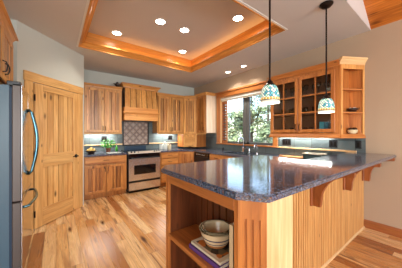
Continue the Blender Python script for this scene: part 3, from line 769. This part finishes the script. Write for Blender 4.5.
# ------------------------------------------------------------------ range
c = thing('range', 'stainless steel slide-in range with black cooktop and oven window', 'stove', (1.288, 4.40, 0))
W_ = .757
box(0, W_, .03, .66, .02, .90).obj('body', M['black'], c)
box(0, W_, .03, .65, .90, .925, bev=.003).obj('cooktop', M['black_glass'], c)
for i, (x, y, r) in enumerate(((.2, .2, .1), (.55, .2, .075), (.2, .47, .075), (.55, .47, .1))):
    MB().lathe([(r, 0), (r + .006, 0), (r + .006, .001), (r, .001)], (x, y, .925)).obj('burner', M['handle_steel'], c)
w = MB(); t = bmesh.new()
pf = [(.05, .93), (.03, .935), (-.035, .905), (-.035, .888), (.05, .888)]
nn = 8; rings = []
for k in range(nn + 1):
    x = W_ * k / nn; b_ = -.02 * math.sin(PI * k / nn)
    rings.append([t.verts.new((x, y + (b_ if y < .04 else 0), z)) for y, z in pf])
for a, b in zip(rings, rings[1:]):
    for j in range(5): t.faces.new((a[j], a[(j + 1) % 5], b[(j + 1) % 5], b[j]))
t.faces.new(rings[0]); t.faces.new(rings[-1][::-1]); bmesh.ops.recalc_face_normals(t, faces=t.faces); w.join(t)
cp = w.obj('control_panel', M['panel_steel'], c)
for x in (.06, .13, .60, .66, .72):
    MB().lathe([(0, 0), (.02, 0), (.018, .022), (0, .024)], (x, -.01 - .02 * math.sin(PI * x / W_), .916), 12, Matrix.Rotation(math.radians(25), 4, 'X')).obj('knob', M['black'], cp)
t = bmesh.new(); bmesh.ops.create_cube(t, size=1); bmesh.ops.scale(t, vec=(.32, .045, .004), verts=t.verts)
w = MB(); w.join(t, Matrix.Translation((.37, -.02, .917)) @ Matrix.Rotation(math.radians(25), 4, 'X')); w.obj('display', M['black_glass'], cp)
box(.005, W_ - .005, -.012, .03, .775, .885, bev=.004).obj('vent_band', M['black_glass'], c)
od = MB().box(.005, .12, -.02, .03, .275, .77).box(W_ - .12, W_ - .005, -.02, .03, .275, .77).box(.12, W_ - .12, -.02, .03, .275, .41).box(.12, W_ - .12, -.02, .03, .62, .77).obj('oven_door', M['steel'], c)
box(.12, W_ - .12, -.016, .02, .41, .62).obj('oven_window', M['black_glass'], od)
MB().tube([(.05, -.06, .79), (W_ - .05, -.06, .79)], .012).tube([(.09, -.06, .79), (.09, -.01, .78)], .01).tube([(W_ - .09, -.06, .79), (W_ - .09, -.01, .78)], .01).obj('oven_handle', M['black'], od)
dw = box(.005, W_ - .005, -.02, .03, .06, .235, bev=.003).obj('warming_drawer', M['steel'], c)
box(.01, W_ - .01, -.024, .03, .232, .278, bev=.003).obj('drawer_handle', M['black'], dw)
box(.02, W_ - .02, .03, .06, 0, .05).obj('toe_kick', M['black'], c)
box(.10, .64, .62, .675, .925, 1.02, bev=.005).obj('downdraft_vent', M['gasket'], c)

# ------------------------------------------------------------------ refrigerator (front faces +X; local x = +Y)
c = thing('refrigerator', 'stainless french-door refrigerator with blue-grey side at the left edge of the kitchen', 'refrigerator', (-.24, 2.335, 0), R90)
FW = .885
box(0, FW, .085, .78, .02, 1.76).obj('body', M['fridge_side'], c)
box(.004, FW - .004, .068, .086, .03, 1.75).obj('gasket', M['gasket'], c)
for a, b in ((0, FW / 2 - .003), (FW / 2 + .003, FW)):
    d = box(a, b, .008, .068, .74, 1.78, bev=.006).obj('door', M['door_edge'], c)
    box(a + .003, b - .003, 0, .008, .743, 1.777, bev=.003).obj('front_skin', M['fridge_steel'], d)
    hx_ = FW / 2 + (-.045 if a == 0 else .045) + .05
    pts = [(hx_, .0, .90), (hx_, -.028, .93)] + [(hx_, -.028 - .045 * math.sin(PI * k / 10), .93 + .64 * k / 10) for k in range(1, 10)] + [(hx_, -.028, 1.57), (hx_, 0, 1.60)]
    smooth(MB().tube(pts, .013, 8).obj('handle', M['handle_steel'], d))
d = box(0, FW, .008, .068, .06, .73, bev=.006).obj('freezer_drawer', M['door_edge'], c)
box(.003, FW - .003, 0, .008, .063, .727, bev=.003).obj('front_skin', M['fridge_steel'], d)
pts = [(.09, 0, .66), (.10, -.03, .66)] + [(.10 + .69 * k / 10, -.03 - .04 * math.sin(PI * k / 10), .66) for k in range(1, 10)] + [(.79, -.03, .66), (.80, 0, .66)]
smooth(MB().tube(pts, .013, 8).obj('handle', M['handle_steel'], d))
box(.0, .08, .01, .1, 1.76, 1.80, bev=.004).obj('hinge_cover', M['black'], c)
box(FW - .08, FW, .01, .1, 1.76, 1.80, bev=.004).obj('hinge_cover', M['black'], c)
box(.02, FW - .02, .03, .1, 0, .05).obj('grille', M['black'], c)

# ------------------------------------------------------------------ glass door cabinet on the right wall
c = thing('glass_cabinet', 'honey wood wall cabinet with two glass doors beside the window', 'cabinet', (3.203, 2.11, 1.275), -R90)
GWd = 1.10; D_ = WX - 3.203 - .003
w = MB().box(0, GWd, D_ - .012, D_, .06, 1.03).box(0, .018, .02, D_, .06, 1.03).box(GWd - .018, GWd, .02, D_, .06, 1.03)
w.box(0, GWd, .02, D_, .06, .078).box(0, GWd, .02, D_, 1.012, 1.03)
w.obj('body', M['interior'], c)
MB().box(0, .03, 0, .02, .06, 1.03).box(GWd - .065, GWd, 0, .02, .06, 1.03).box(.507, .533, 0, .02, .06, 1.03).box(.001, GWd - .001, .002, .0195, .98, 1.029).box(.001, GWd - .001, .002, .0195, .061, .08).obj('face_frame', M['honey_z'], c)
box(-.004, .0, .0, D_, .06, 1.03).obj('end_panel', M['honey_z'], c)
for z in (.38, .69): box(.02, GWd - .02, .03, D_ - .012, z, z + .016).obj('shelf', M['interior'], c)
door(c, .02, .515, .085, .985, 'honey', .490, .17, st=.05, glass=(2, 3)); door(c, .525, 1.045, .085, .985, 'honey', .550, .17, st=.05, glass=(2, 3))
MB().sweep([(0, D_), (0, 0), (GWd, 0)], [(0, 0), (.018, 0), (.02, .02), (.008, .055), (0, .06)]).obj('light_rail', M['honey_x'], c)
box(0, GWd, .0, D_, .03, .06).obj('bottom_panel', M['honey_x'], c)
crown(c, [(0, D_), (0, 0), (GWd, 0)], 1.105, 'honey', [(0, -.075), (.012, -.075), (.016, -.045), (.034, -.018), (.05, -.014), (.05, 0), (0, 0)])

# corner shelf unit
SE = .815
sx, sy = 3.203, 1.008
dlen = math.hypot(WX - sx, sy - SE); ang = math.atan2(SE - sy, WX - sx)
c = thing('corner_shelf', 'open angled end shelf unit closing the row of glass cabinets', 'shelf', (sx, sy, 1.275), ang)
ca, sa = math.cos(-ang), math.sin(-ang)
def locs(x, y): dx, dy = x - sx, y - sy; return (dx * ca - dy * sa, dx * sa + dy * ca)
tri = [locs(sx, sy), locs(WX - .003, SE), locs(WX - .003, sy)]
for z, th in ((.03, .03), (.355, .02), (.685, .02), (1.03, .02)):
    MB().poly(tri, z, z + th).obj('shelf', M['honey_x'], c)
MB().poly([locs(sx, sy), locs(sx, sy - .012), locs(WX - .003, sy - .012), locs(WX - .003, sy)], .05, 1.03).obj('side_panel', M['honey_z'], c)
MB().poly([locs(WX - .012, SE + .01), locs(WX - .003, SE), locs(WX - .003, sy), locs(WX - .012, sy)], .05, 1.03).obj('back_panel', M['honey_z'], c)
MB().box(0, .045, -.004, .014, .05, 1.05).box(dlen - .03, dlen - .002, -.004, .014, .05, 1.05).box(.045, dlen - .03, -.004, .014, .985, 1.05).obj('face_frame', M['alder_z'], c)
MB().sweep([(-.003, 0), (dlen, 0)], [(0, 0), (.018, 0), (.02, .02), (.008, .05), (0, .055)]).obj('light_rail', M['honey_x'], c)
MB().sweep([(-.012, 0), (dlen - .003, 0)], [(0, 1.045), (.012, 1.045), (.02, 1.075), (.045, 1.11), (.055, 1.115), (.055, 1.135), (0, 1.135)]).poly(tri, 1.05, 1.13).obj('crown', M['maple_x'], c)
SC = Vector((3.455, .93))
def on_shelf(z): return (SC.x - .005, SC.y, 1.275 + z)
c = thing('woven_bowl', 'dark shallow bowl with pale shells on the middle shelf of the corner unit', 'bowl', on_shelf(.375))
MB().lathe([(0, 0), (.03, 0), (.062, .03), (.07, .055), (.062, .055), (.052, .028), (0, .01)]).obj('bowl', M['darkwood'], c)
for k in range(5):
    a = k * 1.3; MB().lathe([(0, -.02), (.014, -.012), (.02, 0), (.014, .012), (0, .02)], (.035 * math.cos(a), .035 * math.sin(a), .05), 8).obj('shell', M['ceramic'], c)
c = thing('moss_bowl', 'pale ribbed bowl filled with dark moss balls on the lowest corner shelf', 'bowl', on_shelf(.06))
MB().lathe([(0, 0), (.035, 0), (.055, .02), (.066, .06), (.06, .06), (.05, .022), (0, .012)]).obj('bowl', M['cream'], c)
for k in range(5):
    a = k * 1.3; MB().lathe([(0, -.025), (.018, -.016), (.025, 0), (.018, .016), (0, .025)], (.033 * math.cos(a), .033 * math.sin(a), .07), 8).obj('moss_ball', M['darkwood'], c)

# contents of the glass cabinets
gob = thing('goblet', '', 'glass', (3.33, 1.9, 1.275 + .706), 0, 'stemmed glasses on the upper shelf of the glass cabinets')
gob['label'] = 'clear stemmed glasses standing on the top shelf of the glass cabinets'
MB().lathe([(0, 0), (.032, 0), (.03, .004), (.006, .01), (.005, .07), (.02, .085), (.034, .115), (.034, .17), (.031, .17), (.03, .117), (.015, .09), (0, .086)], n=12).obj('goblet_glass', M['goblet'], gob, smooth=True)
for i in range(9):
    if i == 0: continue
    copy_tree(gob, (3.33 + (.06 if i % 2 else 0), 1.9 - i * .094, 1.275 + .706))
tum = thing('tumbler', 'clear tumblers on the middle shelf of the glass cabinets', 'glass', (3.31, 1.92, 1.275 + .396), 0, 'tumblers on the middle shelf of the glass cabinets')
MB().lathe([(0, 0), (.03, 0), (.036, .11), (.033, .11), (.027, .008), (0, .008)], n=12).obj('tumbler_glass', M['goblet'], tum, smooth=True)
for i in range(1, 9): copy_tree(tum, (3.31 + (.07 if i % 2 else 0), 1.92 - i * .1, 1.275 + .396))
mug = thing('mug', 'dark mugs on the bottom shelf of the glass cabinets', 'mug', (3.32, 1.92, 1.353), 0, 'dark mugs on the bottom shelf of the glass cabinets')
MB().lathe([(0, 0), (.035, 0), (.038, .09), (.034, .09), (.03, .008), (0, .008)], n=14).obj('cup', M['darkwood'], mug, smooth=True)
MB().tube([(0, -.036, .02), (0, -.058, .03), (0, -.062, .045), (0, -.058, .062), (0, -.036, .072)], .005, 6).obj('handle', M['darkwood'], mug)
for i in range(1, 6): copy_tree(mug, (3.32 + (.06 if i % 2 else 0), 1.92 - i * .12, 1.353))
bw = tag(MB().lathe([(0, 0), (.04, 0), (.075, .05), (.07, .05), (.036, .008), (0, .008)]).obj('serving_bowl', M['ceramic'], None, (3.36, 1.17, 1.275 + .706), True), 'small pale bowl on the top shelf behind the right glass door', 'bowl')
c = thing('storage_carton', 'light blue carton on the bottom shelf behind the right glass door', 'box', (3.31, 1.245, 1.353))
box(-.03, .08, -.005, .06, 0, .17, bev=.002).obj('front_half', M['teal_box'], c)
box(-.03, .08, -.065, -.005, 0, .165, bev=.002).obj('back_half', M['teal_dark'], c)

# ------------------------------------------------------------------ bar peninsula
bo = [(.664, .623), (.758, .500), (3.53, .486), (3.53, .985), (2.10, .985), (2.10, 1.53), (.76, 1.53), (.664, 1.41)]
slab('bar_countertop', bo, 1.03, 1.067, 'large polished blue granite bar top with a clipped near corner', bev=.008)
# end bookcase (faces -X)
c = thing('bookcase_cabinet', 'wooden end bookcase with open shelves and fluted corner under the bar top', 'bookcase', (.705, .54, 0))
BW = .32
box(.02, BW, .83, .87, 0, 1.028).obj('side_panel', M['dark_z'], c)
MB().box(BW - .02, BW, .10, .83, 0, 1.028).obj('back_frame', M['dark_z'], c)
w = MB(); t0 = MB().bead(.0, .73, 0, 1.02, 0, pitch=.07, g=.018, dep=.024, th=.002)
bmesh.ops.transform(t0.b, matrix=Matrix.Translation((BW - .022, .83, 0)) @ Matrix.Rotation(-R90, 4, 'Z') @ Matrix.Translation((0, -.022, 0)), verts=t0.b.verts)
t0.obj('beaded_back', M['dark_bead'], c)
box(0, .02, .825, .87, 0, 1.028, bev=.002).obj('stile', M['honey_z'], c)
box(0, .02, .10, .13, 0, 1.028, bev=.002).obj('stile', M['honey_z'], c)
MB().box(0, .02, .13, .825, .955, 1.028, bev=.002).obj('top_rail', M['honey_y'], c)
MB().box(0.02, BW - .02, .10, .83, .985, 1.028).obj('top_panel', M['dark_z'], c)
for z in (.525, .085): box(0, BW - .046, .13, .83, z, z + .033, bev=.003).obj('shelf', M['honey_y'], c)
box(.0, BW, .10, .83, 0, .085).obj('plinth', M['honey_y'], c)
# near side: end wall, fluted clipped corner and plain front board
MB().poly([(.02, .125), (.02, .10), (.085, .02), (BW, .02), (BW, .125)], 0, 1.028).obj('corner_core', M['honey_z'], c)
fa = Vector((0, .10)); fb = Vector((.085, 0)); fl_ = (fb - fa).length; fang = math.atan2(fb.y - fa.y, fb.x - fa.x)
prof = [(0, 0)]
for k in (-1, 0, 1):
    x = fl_ / 2 + k * .032
    prof += [(x - .006, 0), (x - .004, .008), (x + .004, .008), (x + .006, 0)]
prof += [(fl_, 0), (fl_, .02), (0, .02)]
t0 = MB().poly(prof, 0, .93)
t0.box(0, fl_, 0, .02, .93, 1.028)
bmesh.ops.transform(t0.b, matrix=Matrix.Translation((fa.x, fa.y, 0)) @ Matrix.Rotation(fang, 4, 'Z'), verts=t0.b.verts)
t0.obj('fluted_corner', M['honey_z'], c)
box(.087, BW, 0, .02, 0, 1.028, bev=.002).obj('front_board', M['maple_z'], c)
# peninsula body with the beaded wall and three corbels
c = thing('bar_peninsula', 'pale beadboard bar peninsula with corbels beside the end bookcase', 'bar', (1.03, .82, 0))
MB().box(0, 2.505, .02, .15, 0, 1.028).box(0, 1.03, .15, .66, 0, 1.028).obj('body', M['honey_z'], c)
MB().bead(0, 2.505, 0, 1.028, 0, pitch=.042, g=.012, dep=.017, th=.002).obj('beaded_wall', M['panel_bead'], c)
MB().sweep([(0, 0), (2.505, 0)], [(0, 0), (.014, 0), (.012, .012), (.004, .02), (0, .02)]).obj('shoe_molding', M['maple_x'], c)
def corbel(x):
    b = MB().box(x - .05, x + .05, -.02, 0, .68, 1.026, bev=.003).obj('corbel', M['corbel'], c)
    L, H, z1 = .305, .345, 1.026
    pr = [(0, z1 - H), (-.055, z1 - H), (-.06, z1 - H + .04)]
    for k in range(1, 9):
        a = k / 9 * PI / 2
        pr.append((-.06 - (L - .075) * (1 - math.cos(a)), z1 - H + .05 + (H - .09) * math.sin(a)))
    pr += [(-L + .005, z1 - .04), (-L, z1 - .03), (-L, z1), (0, z1)]
    t = bmesh.new()
    A = [t.verts.new((x - .024, y - .02, z)) for y, z in pr]; B = [t.verts.new((x + .024, y - .02, z)) for y, z in pr]
    t.faces.new(A); t.faces.new(B[::-1])
    for i in range(len(pr)): t.faces.new((A[i], A[(i + 1) % len(pr)], B[(i + 1) % len(pr)], B[i]))
    bmesh.ops.recalc_face_normals(t, faces=t.faces); w = MB(); w.join(t); w.obj('bracket', M['corbel'], b)
for x in (.875, 1.71, 2.455): corbel(x)

# ------------------------------------------------------------------ bookcase contents
def book(name, label, loc, rz, w_, d_, h_, cov, top=None):
    b = thing(name, label, 'book', loc, rz)
    MB().box(-w_ / 2, w_ / 2, -d_ / 2, d_ / 2, 0, .003).box(-w_ / 2, w_ / 2, -d_ / 2, d_ / 2, h_ - .003, h_).box(-w_ / 2, -w_ / 2 + .003, -d_ / 2, d_ / 2, .0, h_).obj('cover', cov, b)
    box(-w_ / 2 + .003, w_ / 2 - .003, -d_ / 2 + .004, d_ / 2 - .004, .003, h_ - .003).obj('pages', M['paper'], b)
    return b
sz = .558
book('book', 'large purple book lying at the bottom of the pile on the bookcase shelf', (.858, .965, sz), .03, .245, .30, .028, M['purple'])
book('magazine', 'picture-covered magazine book lying on the purple book under the bowls', (.862, .962, sz + .028), .02, .232, .285, .018, M['cover'])
b = thing('upright_book', 'cream book standing upright against the near side of the bookcase', 'book', (.800, .712, sz))
MB().box(-.07, .11, -.016, -.013, 0, .305).box(-.07, .11, .013, .016, 0, .305).box(-.07, -.067, -.016, .016, 0, .305).obj('cover', M['cream'], b)
box(-.066, .105, -.013, .013, .003, .30).obj('pages', M['paper'], b)
def mix_bowl(name, label, z, s, stripes):
    b = thing(name, label, 'bowl', (.852, .965, z))
    def rad(t): return s * (.045 + .055 * t ** .6)
    H = s * .1
    pr = [(0, 0), (s * .042, 0)] + [(rad(k / 10), H * k / 10) for k in range(0, 11)]
    pr += [(rad(1) + .003, H), (rad(1) + .003, H - .01), (rad(1) - .005, H + .001)] [:1] + [(rad(1) - .006, H)] + [(rad(k / 10) - .006, H * k / 10) for k in range(9, 0, -1)] + [(0, .006)]
    smooth(MB().lathe(pr, n=32).obj('bowl_body', M['cream'], b))
    for zz, hh, mat in stripes:
        k = zz / H
        MB().lathe([(rad(k) - .002, zz), (rad(k) + .0012, zz), (rad((zz + hh) / H) + .0012, zz + hh), (rad((zz + hh) / H) - .002, zz + hh)], n=32).obj('stripe', M[mat], b)
    return b
mix_bowl('mixing_bowl', 'outer cream mixing bowl with blue and brown bands on the magazine', sz + .046, 1.15, [(.066, .008, 'bluestripe'), (.04, .005, 'bluestripe'), (.012, .018, 'brownstripe')])
mix_bowl('mixing_bowl', 'middle cream mixing bowl nested in the banded bowl', sz + .046 + .016, 1.03, [])
mix_bowl('mixing_bowl', 'smallest cream mixing bowl nested innermost in the pile of bowls', sz + .046 + .030, .92, [])

# ------------------------------------------------------------------ counter things
c = thing('fruit_bowl', 'dark wooden bowl of yellow fruit on the left counter', 'bowl', (.60, 4.72, .914))
MB().lathe([(0, 0), (.05, 0), (.09, .03), (.115, .065), (.108, .065), (.08, .035), (0, .02)]).obj('bowl', M['darkwood'], c)
for k in range(6):
    a = k * 1.047 + .3; r = .055 if k < 5 else 0
    tag(MB().lathe([(0, -.035), (.022, -.026), (.035, 0), (.022, .026), (0, .035)], n=12).obj('pear', M['fruit'], None, (.60 + r * math.cos(a), 4.72 + r * math.sin(a), .914 + .068 + (.03 if k == 5 else 0)), True), 'yellow pears heaped in the dark wooden bowl', 'fruit', 'pears in the dark bowl')
c = thing('potted_plant', 'bushy bright green plant in a small brown pot on the left counter', 'plant', (.955, 4.80, .914))
MB().lathe([(0, 0), (.04, 0), (.055, .09), (.06, .1), (.05, .1), (.045, .02), (0, .02)]).obj('pot', M['terracotta'], c)
w = MB(); t = bmesh.new()
for i in range(260):
    u, v_ = random.random() * 2 * PI, math.acos(2 * random.random() - 1); r = random.random() ** .4
    p = Vector((math.sin(v_) * math.cos(u) * .17, math.sin(v_) * math.sin(u) * .13, math.cos(v_) * .11)) * r + Vector((0, 0, .19))
    a = Vector((random.uniform(-1, 1), random.uniform(-1, 1), random.uniform(-.4, .8))).normalized() * .03; b_ = a.orthogonal().normalized() * .014
    m_ = p + a * .5 + Vector((0, 0, .004))
    t.faces.new([t.verts.new(x) for x in (p, m_ + b_, p + a, m_ - b_)])
w.join(t); w.obj('foliage', M['leaf'], c)
w = MB()
for k in range(7):
    a = k * .9; w.tube([(0, 0, .03), (.03 * math.cos(a), .03 * math.sin(a), .1), (.08 * math.cos(a), .07 * math.sin(a), .19)], .003, 5)
w.obj('stem', M['leaf'], c)
def bottle(loc, h, r, mat, label, name='bottle', cat='bottle'):
    c = thing(name, label, cat, loc)
    smooth(MB().lathe([(0, 0), (r, 0), (r, h * .6), (r * .4, h * .75), (r * .35, h), (0, h)], n=14).obj('vessel', M[mat], c))
    MB().lathe([(0, h), (r * .42, h), (r * .42, h + .015), (0, h + .015)], n=12).obj('cap', M['black'], c)
def canister(loc, h, r, mat, label):
    c = thing('canister', label, 'jar', loc)
    smooth(MB().lathe([(0, 0), (r * .95, 0), (r, .01), (r, h - .01), (r * .9, h), (0, h)], n=18).obj('jar', M[mat], c))
    MB().lathe([(0, h), (r * .8, h), (r * .8, h + .015), (.012, h + .02), (.01, h + .035), (0, h + .035)], n=18).obj('lid', M['chrome'], c)
bottle((1.16, 4.90, .914), .16, .028, 'leaf', 'green glass bottle between the potted plant and the stove')
tag(box(-.14, .14, -.09, .09, 0, .012, bev=.003).obj('serving_tray', M['ceramic'], None, (1.02, 4.58, .914)), 'flat white tray on the left counter in front of the plant', 'tray')
canister((2.30, 4.88, .914), .13, .05, 'ceramic', 'pale canister nearest the stove on the back counter')
canister((2.42, 4.88, .914), .16, .055, 'ceramic', 'tallest pale canister on the back counter right of the stove')
canister((2.54, 4.86, .914), .12, .05, 'cream', 'cream canister nearest the appliance garage on the back counter')
c = thing('ornament', 'small dark carved bird ornament on top of the left upper cabinet', 'ornament', (1.15, 4.80, 2.415))
MB().lathe([(0, 0), (.035, 0), (.03, .02), (.05, .05), (.055, .08), (.035, .11), (.02, .13), (0, .14)], n=14).obj('figure', M['darkwood'], c)
MB().tube([(-.03, 0, .06), (-.07, 0, .085), (-.09, 0, .08)], [.02, .012, .004]).obj('wing', M['darkwood'], c)
c = thing('cutting_board', 'wooden cutting board lying on the counter under the glass cabinets', 'cutting board', (3.42, 1.80, .914), 0.0)
MB().box(-.09, .09, -.19, .16, 0, .02, bev=.005).box(-.02, .02, .16, .26, 0, .02, bev=.004).obj('board', M['board'], c)
c = thing('glass_dish', 'dark glass dish with pale rim on the counter under the glass cabinets', 'dish', (3.43, 1.45, .914), 0.0)
MB().box(-.09, .09, -.15, -.14, .0, .09).box(-.09, .09, .12, .13, 0, .09).box(-.09, -.08, -.15, .13, 0, .09).box(.08, .09, -.15, .13, 0, .09).box(-.09, .09, -.15, .13, 0, .008).obj('dish', M['dish_glass'], c)
MB().sweep([(-.095, -.155), (.095, -.155), (.095, .135), (-.095, .135)], [(0, .088), (.008, .088), (.008, .1), (-.012, .1), (-.012, .088)], closed=True).obj('rim', M['paper'], c)

# ------------------------------------------------------------------ pendants and recessed lights
def pendant(x, y, zb, label):
    c = thing('pendant_lamp', label, 'lamp', (x, y, zb), 0, None)
    MB().lathe([(0, CZ - zb), (.068, CZ - zb), (.068, CZ - zb - .012), (.045, CZ - zb - .035), (.012, CZ - zb - .045), (0, CZ - zb - .045)]).obj('canopy', M['bronze'], c)
    MB().tube([(0, 0, .19), (0, 0, CZ - zb - .03)], .0085, 8).obj('rod', M['bronze'], c)
    MB().lathe([(0, .205), (.013, .205), (.018, .19), (.024, .188), (.028, .172), (.044, .160), (.050, .148), (.045, .146), (0, .146)]).obj('cap', M['bronze'], c)
    s_ = smooth(MB().lathe([(.048, .151), (.062, .132), (.071, .106), (.077, .075), (.080, .045), (.081, .018), (.082, 0), (.079, 0), (.077, .045), (.068, .106), (.045, .149)], n=32).obj('shade', M['tiffany'], c))
    MB().lathe([(.0, .004), (.078, .004), (.078, .014), (0, .014)]).obj('diffuser', M['diffuser'], c)
    lamp('lamp', 'POINT', (0, 0, -.03), 4, (1, .9, .75), None, c, shadow_soft_size=.05)
pendant(1.50, .995, 1.607, 'stained-glass pendant lamp hanging in front of the kitchen window')
pendant(2.43, .895, 1.577, 'stained-glass pendant lamp hanging in front of the glass-door cabinets')

def can(x, y, z, e, label, group=None, r=.07):
    c = thing('recessed_light', label, 'ceiling light', (x, y, z), 0, group)
    MB().lathe([(r, 0), (r + .018, 0), (r + .018, -.006), (r, -.008)], n=24).obj('trim_ring', M['white'], c)
    MB().lathe([(0, -.003), (r, -.003), (r, -.001), (0, -.001)], n=24).obj('lens', M['lens'], c)
    lamp('lamp', 'SPOT', (0, 0, -.02), e, (1, .90, .77), (0, 0, 0), c, spot_size=math.radians(125), spot_blend=.6, shadow_soft_size=.06)
can(.841, 3.530, RZ, 26, 'recessed light in the tray ceiling nearest the pantry door')
can(1.291, 2.764, RZ, 26, 'recessed light in the tray ceiling, left one of the middle pair')
can(1.718, 2.751, RZ, 26, 'recessed light in the tray ceiling, right one of the middle pair')
can(2.134, 3.496, RZ, 26, 'recessed light in the tray ceiling nearest the corner over the stove side')
can(2.180, 1.985, RZ, 26, 'recessed light in the tray ceiling nearest the pendant lamps')
can(3.25, 3.27, CZ, 22, 'small recessed light over the window, the one nearer the corner', r=.05)
can(3.23, 2.78, CZ, 22, 'small recessed light over the window, the one nearer the glass cabinets', r=.05)

# ------------------------------------------------------------------ outside the window
gr = struct(MB().box(3.9, 60, -20, 60, -.6, -.5).obj('ground', M['ground']))
def tree(name, x, y, h, r, mat, label, kind='round', seed=1, n=2600):
    rnd = random.Random(seed)
    c = thing(name, label, 'tree', (x, y, -.5))
    w = MB(); w.tube([(0, 0, 0), (.05, .03, h * .4), (0, 0, h * .92)], [.16, .11, .03], 8)
    for k in range(9):
        a = k * 2.4; z = h * (.2 + .075 * k)
        L = r * (.8 if kind == 'round' else (1 - z / h) * .9)
        w.tube([(0, 0, z), (L * math.cos(a), L * math.sin(a), z + .25 * L)], [.04, .012], 5)
    w.obj('trunk', M['bark'], c)
    cl = []
    for k in range(26):
        z = h * (.12 + .86 * rnd.random()); a = rnd.random() * 2 * PI
        R = r * math.sqrt(max(.05, 1 - ((z / h - .5) / .56) ** 2)) if kind == 'round' else r * (1.02 - z / h)
        q_ = R * rnd.random() ** .5
        cl.append(Vector((q_ * math.cos(a), q_ * math.sin(a), z)))
    t = bmesh.new()
    for i in range(n):
        ce = rnd.choice(cl); u = Vector((rnd.gauss(0, 1), rnd.gauss(0, 1), rnd.gauss(0, .7))) * (r * .17)
        p = ce + u
        if p.z < .1: p.z = .1
        a = Vector((rnd.uniform(-1, 1), rnd.uniform(-1, 1), rnd.uniform(-1, 1))).normalized() * .11; b_ = a.orthogonal().normalized() * .05
        t.faces.new([t.verts.new(v) for v in (p - a, p + b_, p + a, p - b_)])
    w = MB(); w.join(t); w.obj('foliage', M[mat], c)
tree('pine_tree', 9.6, 9.0, 3.6, 1.2, 'fol_a', 'pale grey-green tree seen through the far window pane', seed=1)
tree('pine_tree', 14.6, 11.6, 7.4, 1.6, 'fol_b', 'tall dark conifer far behind the other trees in the window view', 'cone', seed=2)
tree('juniper_tree', 8.0, 6.4, 3.3, 1.0, 'fol_a', 'bushy juniper low in the middle of the near window pane', seed=3)
tree('pine_tree', 13.2, 8.9, 7.4, 1.5, 'fol_b', 'tall thin-crowned pine filling the top of the near window pane', seed=4, n=2200)
tree('juniper_tree', 9.2, 3.7, 3.6, 1.0, 'fol_a', 'round juniper beside the glass cabinets in the window view', seed=6)
tree('juniper_tree', 18, 17, 4.4, 2.4, 'fol_b', 'distant wide juniper between the far pane trees', seed=7)
tree('juniper_tree', 18, 11.5, 4.6, 2.4, 'fol_a', 'distant pale juniper behind the near window pane trees', seed=8)
